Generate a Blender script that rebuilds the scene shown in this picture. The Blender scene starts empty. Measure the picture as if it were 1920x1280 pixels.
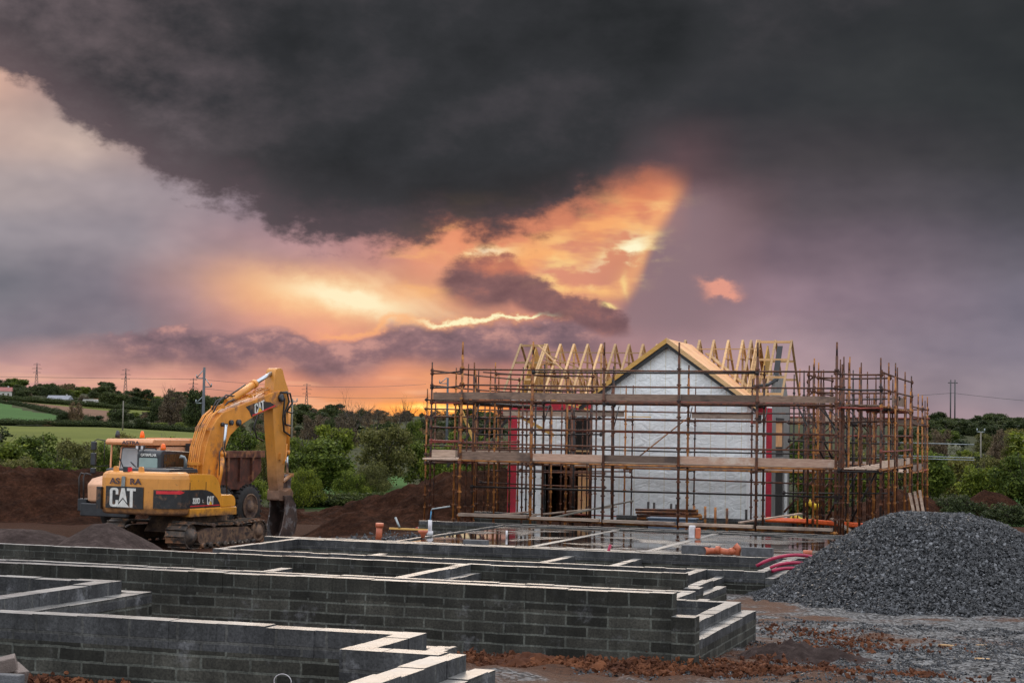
import bpy, math, random
import numpy as np
from mathutils import Vector, Matrix, noise as mnoise
random.seed(7)
sc = bpy.context.scene
COL = sc.collection
PI = math.pi
F_, YAW, PITCH, ROLL, ZC = 3259.3, .316281, .0506384, .017822, 3.8

def lin(r, g, b):
    f = lambda c: ((c/255.)/12.92 if c/255. <= .04045 else ((c/255.+.055)/1.055)**2.4)
    return (f(r), f(g), f(b), 1)

# ---------------------------------------------------------------- camera
fwv = np.array([-math.sin(YAW)*math.cos(PITCH), math.cos(YAW)*math.cos(PITCH), math.sin(PITCH)])
rv = np.array([math.cos(YAW), math.sin(YAW), 0]); uv = np.cross(rv, fwv)
R2 = math.cos(ROLL)*rv+math.sin(ROLL)*uv; U2 = -math.sin(ROLL)*rv+math.cos(ROLL)*uv
cd = bpy.data.cameras.new('camera'); cam = bpy.data.objects.new('camera', cd); COL.objects.link(cam)
M = Matrix(((R2[0], U2[0], -fwv[0], 0), (R2[1], U2[1], -fwv[1], 0), (R2[2], U2[2], -fwv[2], ZC), (0, 0, 0, 1)))
cam.matrix_world = M
cd.sensor_width = 36; cd.lens = 36*F_/1920; cd.clip_end = 20000; cd.clip_start = .5
sc.camera = cam

def azel(px, py):            # direction of a bearing on the horizon circle, kilo-units
    d = (px-960)/F_*R2-(py-640)/F_*U2+fwv; d = d/np.linalg.norm(d)
    a = math.atan2(d[0]*math.cos(YAW)+d[1]*math.sin(YAW), -d[0]*math.sin(YAW)+d[1]*math.cos(YAW))
    return a*F_/1000, math.asin(d[2])*F_/1000
def bearing(px, D):          # ground point at distance D on a bearing
    t = math.atan((px-960)/F_)
    return (-math.sin(YAW-t)*D, math.cos(YAW-t)*D)

# ---------------------------------------------------------------- node helpers
class NT:
    def __init__(s, nt): s.nt = nt; s.n = nt.nodes; s.l = nt.links
    def new(s, t, **k):
        n = s.n.new(t)
        for a, b in k.items(): setattr(n, a, b)
        return n
    def put(s, sock, v):
        if isinstance(v, E): s.l.new(v.s, sock)
        elif isinstance(v, bpy.types.NodeSocket): s.l.new(v, sock)
        else: sock.default_value = v
class E:
    def __init__(s, t, sock): s.t = t; s.s = sock
    def m(s, op, *o, clamp=False):
        n = s.t.new('ShaderNodeMath', operation=op, use_clamp=clamp)
        s.t.put(n.inputs[0], s)
        for i, x in enumerate(o): s.t.put(n.inputs[i+1], x)
        return E(s.t, n.outputs[0])
    def __add__(s, o): return s.m('ADD', o)
    __radd__ = __add__
    def __mul__(s, o): return s.m('MULTIPLY', o)
    __rmul__ = __mul__
    def __sub__(s, o): return s.m('SUBTRACT', o)
    def __rsub__(s, o): return (s*-1.)+o
    def __truediv__(s, o): return s.m('DIVIDE', o)
    def max(s, o): return s.m('MAXIMUM', o)
    def min(s, o): return s.m('MINIMUM', o)
    def sat(s): return s.m('MULTIPLY', 1., clamp=True)
def ss(t, e, a, b):          # smoothstep of e from a to b
    n = t.new('ShaderNodeMapRange', interpolation_type='SMOOTHSTEP'); t.put(n.inputs[0], e)
    t.put(n.inputs[1], a); t.put(n.inputs[2], b); n.inputs[3].default_value = 0; n.inputs[4].default_value = 1
    return E(t, n.outputs[0])
def mixc(t, f, a, b, mode='MIX'):
    n = t.new('ShaderNodeMix', data_type='RGBA', blend_type=mode)
    t.put(n.inputs['Factor'], f)
    t.put([i for i in n.inputs if i.name == 'A' and i.type == 'RGBA'][0], a)
    t.put([i for i in n.inputs if i.name == 'B' and i.type == 'RGBA'][0], b)
    return [o for o in n.outputs if o.type == 'RGBA'][0]
def ramp(t, f, pts, interp='LINEAR'):
    n = t.new('ShaderNodeValToRGB'); r = n.color_ramp; r.interpolation = interp
    while len(r.elements) < len(pts): r.elements.new(.5)
    for e, (p, c) in zip(r.elements, pts): e.position = p; e.color = c if len(c) == 4 else (*c, 1)
    t.put(n.inputs[0], f); return n.outputs[0]
def noise_(t, vec, scale, detail=4, rough=.55, dist=0, w=None):
    n = t.new('ShaderNodeTexNoise'); n.inputs['Scale'].default_value = scale
    n.inputs['Detail'].default_value = detail; n.inputs['Roughness'].default_value = rough; n.inputs['Distortion'].default_value = dist
    if vec is not None: t.put(n.inputs['Vector'], vec)
    return E(t, n.outputs[0])
def comb(t, x, y, z):
    n = t.new('ShaderNodeCombineXYZ')
    for i, v in enumerate((x, y, z)): t.put(n.inputs[i], v)
    return n.outputs[0]
def sep(t, v):
    n = t.new('ShaderNodeSeparateXYZ'); t.put(n.inputs[0], v)
    return [E(t, o) for o in n.outputs]

def newmat(name):
    m = bpy.data.materials.new(name); m.use_nodes = True; t = NT(m.node_tree)
    b = t.n['Principled BSDF']; return m, t, b
def bump(t, b, h, strength=.5, dist=.02):
    n = t.new('ShaderNodeBump'); n.inputs['Strength'].default_value = strength; n.inputs['Distance'].default_value = dist
    t.put(n.inputs['Height'], h); t.l.new(n.outputs[0], b.inputs['Normal'])
def coord(t, kind='Object'):
    return t.new('ShaderNodeTexCoord').outputs[kind]
def geopos(t): return t.new('ShaderNodeNewGeometry').outputs['Position']

MATS = {}
def pm(name, c1, c2=None, scale=4, rough=.7, metal=0, bmp=0, bscale=30, spec=.5, c3=None, s3=1.2, lo=.4, hi=.65, detail=5, emis=None):
    """two tone noisy paint/earth/wood material; c3 adds a third patchy tone"""
    m, t, b = newmat(name); v = coord(t)
    c2 = c2 or tuple(x*.7 for x in c1)
    n = noise_(t, v, scale, detail, .6)
    c = ramp(t, n, [(lo, c2), (hi, c1)])
    if c3:
        n3 = noise_(t, v, s3, 6, .65)
        c = mixc(t, ss(t, n3, .52, .62), c, (*c3, 1) if len(c3) == 3 else c3)
    t.put(b.inputs['Base Color'], c)
    b.inputs['Metallic'].default_value = metal
    t.put(b.inputs['Roughness'], (n*.25+(rough-.12)).sat()); b.inputs['Specular IOR Level'].default_value = spec
    if bmp: bump(t, b, noise_(t, v, bscale, 6, .6), bmp, .02)
    MATS[name] = m; return m

# ---------------------------------------------------------------- mesh builder
class MB:
    def __init__(s): s.v = []; s.f = []; s.mi = []; s.sm = []
    def add(s, vs, fs, mi=0, smooth=False):
        o = len(s.v); s.v += [tuple(map(float, p)) for p in vs]; s.f += [tuple(i+o for i in f) for f in fs]
        s.mi += [mi]*len(fs); s.sm += [smooth]*len(fs); return s
    def box(s, x0, x1, y0, y1, z0, z1, mi=0, T=None):
        v = [(x, y, z) for z in (z0, z1) for y in (y0, y1) for x in (x0, x1)]
        if T: v = [T(*p) for p in v]
        return s.add(v, [(0, 2, 3, 1), (4, 5, 7, 6), (0, 1, 5, 4), (2, 6, 7, 3), (0, 4, 6, 2), (1, 3, 7, 5)], mi)
    def beam(s, p0, p1, w, h, up=(0, 0, 1), mi=0):
        p0 = Vector(p0); p1 = Vector(p1); d = (p1-p0).normalized(); u = Vector(up)
        if abs(d.dot(u)) > .98: u = Vector((1, 0, 0))
        a = d.cross(u).normalized()*(w/2); c = a.cross(d).normalized()*(h/2)
        v = [p+sa*a+sb*c for p in (p0, p1) for sa, sb in ((-1, -1), (1, -1), (1, 1), (-1, 1))]
        return s.add(v, [(3, 2, 1, 0), (4, 5, 6, 7), (0, 1, 5, 4), (1, 2, 6, 5), (2, 3, 7, 6), (3, 0, 4, 7)], mi)
    def tube(s, pts, r, n=8, mi=0, caps=True, smooth=True):
        pts = [Vector(p) for p in pts]; k = len(pts); rs = r if isinstance(r, (list, tuple)) else [r]*k
        o = len(s.v); a = None; vs = []
        for i, p in enumerate(pts):
            d = (pts[min(i+1, k-1)]-pts[max(i-1, 0)]).normalized()
            if a is None:
                a = d.cross(Vector((0, 0, 1)) if abs(d.z) < .9 else Vector((1, 0, 0))).normalized()
            else: a = (a-d*a.dot(d)).normalized()
            b = d.cross(a)
            for j in range(n):
                t = 2*PI*j/n; vs.append(p+(a*math.cos(t)+b*math.sin(t))*rs[i])
        fs = [(i*n+j, i*n+(j+1) % n, (i+1)*n+(j+1) % n, (i+1)*n+j) for i in range(k-1) for j in range(n)]
        s.add(vs, fs, mi, smooth)
        if caps: s.f += [tuple(o+j for j in range(n-1, -1, -1)), tuple(o+(k-1)*n+j for j in range(n))]; s.mi += [mi]*2; s.sm += [False]*2
        return s
    def prism(s, poly, w0, w1, T, mi=0, n_inset=0):
        """poly: list of (a,b); extruded from w0 to w1; T(a,b,w)->xyz"""
        n = len(poly); v = [T(a, b, w0) for a, b in poly]+[T(a, b, w1) for a, b in poly]
        f = [tuple(range(n-1, -1, -1)), tuple(range(n, 2*n))]+[(i, (i+1) % n, n+(i+1) % n, n+i) for i in range(n)]
        return s.add(v, f, mi)
    def lathe(s, prof, n, T, mi=0, smooth=True):
        """prof: list of (r,h); T(x,y,h)"""
        v = [T(r*math.cos(2*PI*j/n), r*math.sin(2*PI*j/n), h) for r, h in prof for j in range(n)]
        f = [(i*n+j, i*n+(j+1) % n, (i+1)*n+(j+1) % n, (i+1)*n+j) for i in range(len(prof)-1) for j in range(n)]
        s.add(v, f, mi, smooth)
        o = len(s.v)-len(v)
        s.f += [tuple(o+j for j in range(n-1, -1, -1)), tuple(o+(len(prof)-1)*n+j for j in range(n))]; s.mi += [mi]*2; s.sm += [False]*2
        return s
    def grid(s, P, nu, nv, mi=0, smooth=True):
        v = [P(i/(nu-1), j/(nv-1)) for j in range(nv) for i in range(nu)]
        f = [(j*nu+i, j*nu+i+1, (j+1)*nu+i+1, (j+1)*nu+i) for j in range(nv-1) for i in range(nu-1)]
        return s.add(v, f, mi, smooth)
    def build(s, name, mats, parent=None, world=False, bevel=0, recalc=True):
        me = bpy.data.meshes.new(name)
        vs = s.v
        if parent is not None and world:
            inv = parent.matrix_basis.inverted(); vs = [tuple(inv @ Vector(p)) for p in vs]
        me.from_pydata(vs, [], s.f)
        mats = mats if isinstance(mats, (list, tuple)) else [mats]
        for m in mats: me.materials.append(m)
        me.polygons.foreach_set('material_index', s.mi); me.polygons.foreach_set('use_smooth', s.sm)
        me.update()
        if recalc:
            import bmesh
            bm = bmesh.new(); bm.from_mesh(me); bmesh.ops.recalc_face_normals(bm, faces=bm.faces); bm.to_mesh(me); bm.free()
        o = bpy.data.objects.new(name, me); COL.objects.link(o)
        if parent is not None: o.parent = parent
        if bevel:
            b = o.modifiers.new('bevel', 'BEVEL'); b.width = bevel; b.segments = 2; b.limit_method = 'ANGLE'; b.angle_limit = .6
        return o
def tag(o, label=None, cat=None, group=None, kind=None):
    if label: o['label'] = label
    if cat: o['category'] = cat
    if group: o['group'] = group
    if kind: o['kind'] = kind
    return o
def thing(name, label, cat, loc=(0, 0, 0), rz=0, group=None, scale=None):
    o = bpy.data.objects.new(name, None); COL.objects.link(o); o.location = loc; o.rotation_euler = (0, 0, rz)
    if scale: o.scale = scale
    o.empty_display_size = .2
    o.matrix_basis = Matrix.LocRotScale(Vector(loc), o.rotation_euler, Vector(scale) if scale else None)
    return tag(o, label, cat, group)
def solo(name, mb, mats, label, cat, group=None, kind=None, **k):
    o = mb.build(name, mats, **k); return tag(o, label, cat, group, kind)
def npmesh(name, V, Fc, mats, mi=None, smooth=False, parent=None):
    """fast mesh from numpy arrays; Fc (n,k) faces"""
    me = bpy.data.meshes.new(name); n, k = Fc.shape
    me.vertices.add(len(V)); me.vertices.foreach_set('co', V.astype(np.float32).ravel())
    me.loops.add(n*k); me.loops.foreach_set('vertex_index', Fc.astype(np.int32).ravel())
    me.polygons.add(n); me.polygons.foreach_set('loop_start', np.arange(0, n*k, k, dtype=np.int32))
    me.polygons.foreach_set('loop_total', np.full(n, k, dtype=np.int32))
    if mi is not None: me.polygons.foreach_set('material_index', mi.astype(np.int32))
    me.polygons.foreach_set('use_smooth', np.full(n, smooth))
    for m in (mats if isinstance(mats, (list, tuple)) else [mats]): me.materials.append(m)
    me.update(calc_edges=True); me.validate()
    o = bpy.data.objects.new(name, me); COL.objects.link(o)
    if parent is not None: o.parent = parent
    return o
def text_mesh(s, size, name='lettering', extrude=.003, bold=0, xs=1):
    c = bpy.data.curves.new('t', 'FONT'); c.body = s; c.size = size; c.extrude = extrude; c.offset = bold; c.align_x = 'CENTER'
    o = bpy.data.objects.new('t', c); COL.objects.link(o); bpy.context.view_layer.update()
    me = bpy.data.meshes.new_from_object(o.evaluated_get(bpy.context.evaluated_depsgraph_get()))
    bpy.data.objects.remove(o); me.name = name
    if xs != 1:
        for v in me.vertices: v.co.x *= xs
    return me
# ================================================================ SKY AND LIGHT
def build_world():
    w = bpy.data.worlds.new('World'); sc.world = w; w.use_nodes = True
    t = NT(w.node_tree); t.n.clear()
    out = t.new('ShaderNodeOutputWorld')
    dx, dy, dz = sep(t, coord(t, 'Generated'))
    cy, sy = math.cos(YAW), math.sin(YAW)
    ax = dx*cy+dy*sy; ay = dy*cy-dx*sy
    U = ax.m('ARCTAN2', ay)*(F_/1000); V = dz.m('ARCSINE')*(F_/1000)
    def nz(sx, sv, scale, det=6, rough=.55, seed=0., dist=0):
        return noise_(t, comb(t, U*sx, V*sv, seed), scale, det, rough, dist)
    n_big = nz(1, 1.7, 2.2, 2, .5, 1.)-.5
    n_mid = nz(1, 1.5, 6, 5, .55, 4.)-.5
    n_fin = nz(1, 1.6, 15, 6, .6, 7.)-.5
    n_str = nz(1, 3.2, 7, 3, .55, 11.)-.5
    def curve(pts, e=None):                        # px curve -> V as function of U
        q = [azel(a, b) for a, b in pts]
        n = t.new('ShaderNodeFloatCurve'); c = n.mapping.curves[0]
        while len(c.points) < len(q): c.points.new(.5, .5)
        for p, (a, b) in zip(c.points, q): p.location = ((a+1.2)/2.4, b/1.2); p.handle_type = 'AUTO'
        n.mapping.update(); t.put(n.inputs['Value'], ((e if e is not None else U)+1.2)/2.4)
        return E(t, n.outputs[0])*1.2
    def row(y, cols):
        return ramp(t, (U+1.2)/2.4, [((azel(px, y)[0]+1.2)/2.4, lin(*c)) for px, c in cols])
    rows = [(780, [(0, (228, 168, 152)), (300, (222, 160, 140)), (560, (240, 160, 118)), (760, (255, 172, 92)), (850, (255, 150, 60)), (960, (215, 125, 82)), (1150, (176, 132, 134)), (1500, (174, 144, 149)), (1900, (160, 141, 148))]),
            (715, [(0, (205, 160, 156)), (200, (222, 165, 150)), (400, (228, 160, 138)), (560, (226, 150, 122)), (700, (226, 150, 118)), (820, (235, 158, 112)), (950, (196, 132, 116)), (1100, (182, 138, 138)), (1400, (178, 148, 152)), (1700, (160, 142, 149)), (1900, (148, 137, 146))]),
            (640, [(0, (136, 128, 137)), (250, (134, 123, 132)), (450, (182, 134, 130)), (620, (222, 150, 124)), (800, (190, 128, 118)), (1000, (160, 118, 118)), (1150, (174, 134, 136)), (1400, (172, 144, 150)), (1700, (146, 132, 143)), (1900, (132, 124, 137))]),
            (560, [(0, (124, 122, 130)), (200, (132, 124, 134)), (350, (168, 136, 142)), (480, (224, 156, 130)), (700, (236, 164, 136)), (900, (214, 146, 124)), (1080, (212, 140, 120)), (1180, (170, 118, 116)), (1260, (148, 116, 124)), (1500, (150, 127, 138)), (1900, (120, 114, 127))]),
            (470, [(0, (152, 145, 151)), (250, (154, 144, 151)), (420, (172, 144, 148)), (600, (182, 140, 142)), (740, (192, 134, 124)), (850, (232, 156, 118)), (930, (226, 146, 114)), (1050, (212, 138, 114)), (1170, (216, 140, 110)), (1240, (140, 106, 110)), (1450, (120, 102, 112)), (1900, (96, 92, 102))]),
            (380, [(0, (176, 162, 161)), (250, (166, 153, 157)), (450, (160, 142, 150)), (700, (120, 96, 100)), (900, (110, 82, 82)), (1050, (150, 96, 82)), (1160, (206, 128, 98)), (1255, (228, 140, 102)), (1300, (116, 90, 94)), (1500, (88, 80, 86)), (1900, (76, 75, 81))]),
            (290, [(0, (196, 170, 160)), (150, (194, 172, 162)), (300, (150, 130, 132)), (600, (66, 62, 68)), (1000, (64, 62, 67)), (1280, (96, 76, 80)), (1400, (72, 67, 71)), (1900, (60, 61, 64))]),
            (180, [(0, (206, 168, 152)), (120, (150, 128, 128)), (300, (72, 66, 72)), (700, (50, 50, 54)), (1300, (58, 59, 62)), (1900, (52, 55, 57))]),
            (30, [(0, (136, 116, 120)), (100, (80, 72, 78)), (300, (58, 56, 61)), (900, (50, 51, 54)), (1900, (50, 53, 55))])]
    Vn = V+n_mid*.035+n_big*.05
    col = row(*rows[0])
    for (y0, _), (y1, c1) in zip(rows, rows[1:]):
        col = mixc(t, ss(t, Vn, azel(960, y0)[1], azel(960, y1)[1]), col, row(y1, c1))
    col = mixc(t, 1., col, ramp(t, nz(1, 1.9, 4.5, 3, .6, 21.), [(.25, (.78, .79, .82)), (.75, (1.2, 1.18, 1.16))]), 'MULTIPLY')
    def blob(cx, cy, sx, sy, rot=0, dst=.0):       # soft ellipse in px units
        a, b = azel(cx, cy); x = U-a; y = V-b
        if dst: x = x+n_mid*dst; y = y+n_fin*dst
        c, s_ = math.cos(rot), math.sin(rot)
        X = (x*c+y*s_)/(sx/1000); Y = (y*c-x*s_)/(sy/1000)
        return (X*X+Y*Y)
    def soft(q, k=1.): return (q*-k).m('EXPONENT')
    # glowing window and oval of light
    ov = soft(blob(630, 556, 195, 46, -.1, .05))
    col = mixc(t, (ov*1.0).sat(), col, lin(255, 200, 142))
    col = mixc(t, (soft(blob(660, 560, 108, 22, -.16, .05))*1.25).sat(), col, lin(255, 238, 196))
    ray = soft(blob(790, 560, 80, 9, -.5, .03))+soft(blob(735, 548, 75, 8, -.5, .03))
    col = mixc(t, (ray*.4).sat(), col, lin(255, 212, 168))
    # fan of lit cloud under the dark base
    right = curve([(1080, 640), (1150, 590), (1180, 560), (1230, 450), (1284, 352), (1300, 300)])
    fanR = ss(t, V-right+n_fin*.03, -.004, .05)
    reg = (1.-ss(t, V-right+n_fin*.04, -.03, .05))*ss(t, U, azel(1130, 500)[0], azel(1190, 500)[0])*(1.-ss(t, U, azel(1290, 500)[0], azel(1460, 500)[0]))*ss(t, V, azel(1200, 660)[1], azel(1200, 600)[1])*(1.-ss(t, V+n_mid*.05, azel(1200, 400)[1], azel(1200, 330)[1]))
    col = mixc(t, reg*.85, col, lin(142, 118, 124))
    fan = fanR*ss(t, V+n_mid*.05, azel(900, 590)[1], azel(900, 520)[1])*ss(t, U, azel(690, 500)[0], azel(820, 500)[0])*(1.-ss(t, V+n_mid*.1, azel(1200, 400)[1], azel(1200, 345)[1]))
    streaks = ss(t, n_str*1.+n_mid*.5+n_fin*.3, -.06, .2)
    col = mixc(t, fan*.35, col, lin(236, 160, 124))
    col = mixc(t, fan*streaks*.9, col, lin(255, 190, 122))
    shaft = (1.-ss(t, (V-right-.035).m('ABSOLUTE'), .0, .06))*ss(t, V, azel(1200, 600)[1], azel(1200, 540)[1])*(1.-ss(t, V, azel(1200, 400)[1], azel(1200, 330)[1]))*ss(t, U, azel(1120, 500)[0], azel(1170, 500)[0])*(1.-ss(t, U, azel(1285, 500)[0], azel(1320, 500)[0]))
    col = mixc(t, shaft*.45, col, lin(255, 186, 124))
    hot = soft(blob(1170, 482, 62, 34, .5, .1))*1.1+soft(blob(905, 468, 60, 15, 0, .06))*1.3+soft(blob(1045, 510, 40, 18, 0, .1))*.7+soft(blob(1235, 385, 45, 12, .2, .06))*.45+soft(blob(1050, 450, 40, 14, 0, .08))*.5
    col = mixc(t, (hot*ss(t, n_str+n_fin*.6, -.12, .14)).sat(), col, lin(255, 226, 150))
    core = soft(blob(1150, 496, 40, 18, .3, .1))+soft(blob(908, 470, 38, 9, 0, .06))+soft(blob(1180, 458, 30, 12, .3, .08))
    col = mixc(t, (core*ss(t, n_str+n_fin*.8, -.1, .12)*1.2).sat(), col, lin(255, 246, 206))
    # low clouds with bright rim
    low_top = curve([(0, 640), (160, 622), (330, 606), (430, 615), (540, 612), (610, 636), (690, 628), (740, 604), (820, 602), (950, 604), (1050, 588), (1120, 590), (1220, 650), (1400, 740), (1900, 790)])
    lowm = ss(t, low_top+n_mid*.06+n_fin*.06-V, 0., .016)*(1.-ss(t, low_top-V+n_mid*.05, .055, .105))*ss(t, U, azel(60, 600)[0], azel(300, 600)[0])*(1.-ss(t, U, azel(1080, 600)[0], azel(1180, 600)[0]))
    rim_d = (V-(low_top+n_mid*.06+n_fin*.06)-.004).m('ABSOLUTE')
    rim = (1.-ss(t, rim_d, .0, .007))*ss(t, U, azel(760, 600)[0], azel(830, 600)[0])*(1.-ss(t, U, azel(1040, 600)[0], azel(1062, 600)[0]))
    rim2 = (1.-ss(t, rim_d, .0, .012))*ss(t, U, azel(580, 600)[0], azel(640, 600)[0])*(1.-ss(t, U, azel(1060, 600)[0], azel(1110, 600)[0]))
    lc = ramp(t, n_mid*.9+n_fin*1.1+.5, [(.3, lin(104, 88, 98)), (.5, lin(142, 112, 118)), (.66, lin(196, 146, 138))])
    lc = mixc(t, ss(t, low_top-V+n_mid*.04, .02, .07)*.55, lc, lin(112, 92, 102))
    col = mixc(t, lowm*.9, col, lc)
    col = mixc(t, rim2*.6, col, lin(255, 180, 120)); col = mixc(t, rim, col, lin(255, 246, 198))
    # small dark cloud drifting before the light
    q1 = blob(908, 528, 84, 50, .0, .06); q2 = blob(1000, 552, 100, 34, -.4, .05); q3 = blob(1105, 588, 80, 28, -.4, .05); q4 = blob(960, 505, 42, 26, -.3, .05)
    sm = (1.-ss(t, q1.min(q2).min(q3).min(q4)+n_fin*1.3+n_mid*.8, .45, 1.45))
    col = mixc(t, sm*.93, col, ramp(t, n_mid+n_fin+.5, [(.25, lin(104, 78, 84)), (.5, lin(128, 94, 96)), (.75, lin(170, 112, 102))]))
    tw = (soft(blob(1178, 532, 6, 18, .15, .06))*.6+soft(blob(1144, 575, 12, 4, -.2, .04)))*.9
    col = mixc(t, tw.sat(), col, lin(255, 226, 150))
    pk = (soft(blob(1352, 544, 22, 13, 0, .10))*1.3+soft(blob(1325, 532, 20, 7, -.4, .08))*.6).sat()
    col = mixc(t, pk*.8, col, lin(240, 162, 138))
    # banded light near the horizon
    hb = ss(t, nz(1, 7, 5, 3, .5, 31.)-.5, -.02, .16)*(1.-ss(t, V, .05, .13))*(1.-ss(t, U, azel(880, 760)[0], azel(1000, 760)[0]))
    col = mixc(t, hb*.45, col, lin(255, 196, 156))
    hd = ss(t, nz(1, 6, 4, 3, .55, 37.)-.5, .0, .2)*(1.-ss(t, V, .07, .14))*(1.-ss(t, U, azel(880, 760)[0], azel(1000, 760)[0]))
    col = mixc(t, hd*.35, col, lin(160, 112, 110))
    sg = soft(blob(822, 768, 110, 13, 0, .02))
    col = mixc(t, (sg*1.1).sat(), col, (1.3, .42, .06, 1))
    col = mixc(t, (soft(blob(815, 764, 62, 5, 0, .03))*1.1).sat(), col, (1.9, .95, .25, 1))
    # the great dark cloud
    edge = curve([(0, 150), (100, 215), (200, 285), (300, 345), (400, 378), (470, 400), (560, 452), (650, 466), (760, 464), (850, 470), (930, 474), (1010, 452), (1100, 422), (1180, 382), (1260, 338), (1330, 250), (1500, 180), (1700, 150), (1920, 130)])
    d = V-edge+n_mid*.15+n_fin*.12
    soften = ss(t, U, azel(1000, 300)[0], azel(1350, 300)[0])
    dm = ss(t, d, -.004, .038+soften*.26)
    dc = ramp(t, n_big*.9+n_mid*.5+n_fin*.2+.5, [(.28, lin(40, 42, 44)), (.5, lin(53, 54, 57)), (.68, lin(70, 67, 71)), (.82, lin(92, 85, 90))])
    dcl = mixc(t, (1.-ss(t, U, azel(0, 0)[0], azel(700, 0)[0]))*.5, dc, ramp(t, n_mid+n_fin*.6+.5, [(.3, lin(58, 55, 60)), (.7, lin(126, 110, 113))]))
    dcl = mixc(t, (1.-ss(t, d, .0, .12))*.55*(1.-soften), dcl, lin(104, 86, 92))
    col = mixc(t, dm*.97, col, dcl)
    warm = (1.-ss(t, d.m('ABSOLUTE'), 0., .06))*ss(t, U, azel(720, 400)[0], azel(860, 400)[0])*(1.-ss(t, U, azel(1180, 400)[0], azel(1270, 400)[0]))
    col = mixc(t, warm*.32, col, lin(236, 134, 92))
    b0 = t.new('ShaderNodeBackground'); t.put(b0.inputs[0], col); b0.inputs[1].default_value = 1.
    # rest of the dome: unseen broken overcast, brightened overhead and behind to light the foreground, with the physical sky under it
    sky = t.new('ShaderNodeTexSky'); sky.sky_type = 'NISHITA'; sky.sun_disc = False
    sky.sun_elevation = math.radians(SUN_EL); sky.sun_rotation = math.radians(SUN_ROT)
    b1 = t.new('ShaderNodeBackground'); t.l.new(sky.outputs[0], b1.inputs[0]); b1.inputs[1].default_value = .08
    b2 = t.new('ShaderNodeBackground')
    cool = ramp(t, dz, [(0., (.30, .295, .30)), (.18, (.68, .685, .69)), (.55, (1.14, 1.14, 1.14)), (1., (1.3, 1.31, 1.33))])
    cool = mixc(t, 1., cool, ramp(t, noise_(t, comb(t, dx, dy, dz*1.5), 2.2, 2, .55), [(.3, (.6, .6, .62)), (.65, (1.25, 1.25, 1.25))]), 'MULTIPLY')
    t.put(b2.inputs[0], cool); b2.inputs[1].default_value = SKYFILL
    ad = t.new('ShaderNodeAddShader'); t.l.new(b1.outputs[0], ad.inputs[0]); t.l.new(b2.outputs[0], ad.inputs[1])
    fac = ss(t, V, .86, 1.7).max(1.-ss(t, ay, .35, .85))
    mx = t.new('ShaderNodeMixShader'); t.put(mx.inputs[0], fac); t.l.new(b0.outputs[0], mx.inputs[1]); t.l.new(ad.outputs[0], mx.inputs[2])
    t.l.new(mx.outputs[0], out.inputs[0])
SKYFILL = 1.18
SUN_EL = 22.
sx_, sy_ = bearing(860, 1.)
SUN_ROT = math.degrees(math.atan2(sx_, sy_))
build_world()
ld = bpy.data.lights.new('sun', 'SUN'); ld.energy = .5; ld.angle = math.radians(18); ld.color = (1, .80, .62)
lo = bpy.data.objects.new('sun', ld); COL.objects.link(lo)
sd = Vector((sx_*math.cos(math.radians(SUN_EL)), sy_*math.cos(math.radians(SUN_EL)), math.sin(math.radians(SUN_EL))))
lo.rotation_euler = sd.to_track_quat('Z', 'Y').to_euler()
sc.view_settings.view_transform = 'Standard'; sc.view_settings.look = 'None'; sc.view_settings.exposure = 0; sc.view_settings.gamma = 1
# ================================================================ MATERIALS
def block_mat(name, h, c1, c2, mortar, stain=.0, msize=.012):
    m, t, b = newmat(name)
    x, y, z = sep(t, geopos(t))
    wob = noise_(t, geopos(t), 2.2, 4, .65)*.03
    br = t.new('ShaderNodeTexBrick'); t.put(br.inputs['Vector'], comb(t, x+y+noise_(t, geopos(t), 6, 3)*.03, z+wob, 0.))
    br.offset = .5; br.inputs['Scale'].default_value = 1; br.inputs['Brick Width'].default_value = .45; br.inputs['Row Height'].default_value = h
    br.inputs['Mortar Size'].default_value = msize; br.inputs['Mortar Smooth'].default_value = .25; br.inputs['Bias'].default_value = 0
    br.inputs['Color1'].default_value = (*c1, 1); br.inputs['Color2'].default_value = (*c2, 1); br.inputs['Mortar'].default_value = (*mortar, 1)
    col = br.outputs['Color']
    g = noise_(t, geopos(t), 45, 5, .7)
    col = mixc(t, 1., col, ramp(t, g, [(.32, (.5, .5, .5)), (.68, (1.5, 1.48, 1.45))]), 'MULTIPLY')
    p = noise_(t, geopos(t), 2.1, 5, .6)
    col = mixc(t, 1., col, ramp(t, p, [(.3, (.5, .5, .49)), (.7, (1.5, 1.49, 1.46))]), 'MULTIPLY')
    stv = noise_(t, comb(t, (x+y)*3.2, 0., z*.5), 1.4, 4, .7)
    col = mixc(t, 1., col, ramp(t, stv, [(.35, (.72, .72, .72)), (.62, (1.25, 1.25, 1.25))]), 'MULTIPLY')
    e = noise_(t, geopos(t), 3.2, 7, .72)
    col = mixc(t, ss(t, e, .56, .74)*stain, col, (.3, .3, .32, 1))
    t.put(b.inputs['Base Color'], col)
    t.put(b.inputs['Roughness'], (p*.5+.4).sat()); b.inputs['Specular IOR Level'].default_value = .22
    hgt = (1.-E(t, br.outputs['Fac']))*.7+g*.35
    bump(t, b, hgt, .55, .012); return m
M_BLOCK = block_mat('block_wall', .1125, (.020, .0195, .0165), (.056, .054, .047), (.088, .092, .083), .35)
M_COURSE = block_mat('block_top_course', .225, (.036, .037, .041), (.062, .063, .068), (.07, .07, .07), .55, .014)
M_COURSE_D = block_mat('block_course_dark', .225, (.018, .0175, .015), (.042, .041, .036), (.07, .074, .068), .25, .012)
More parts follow.
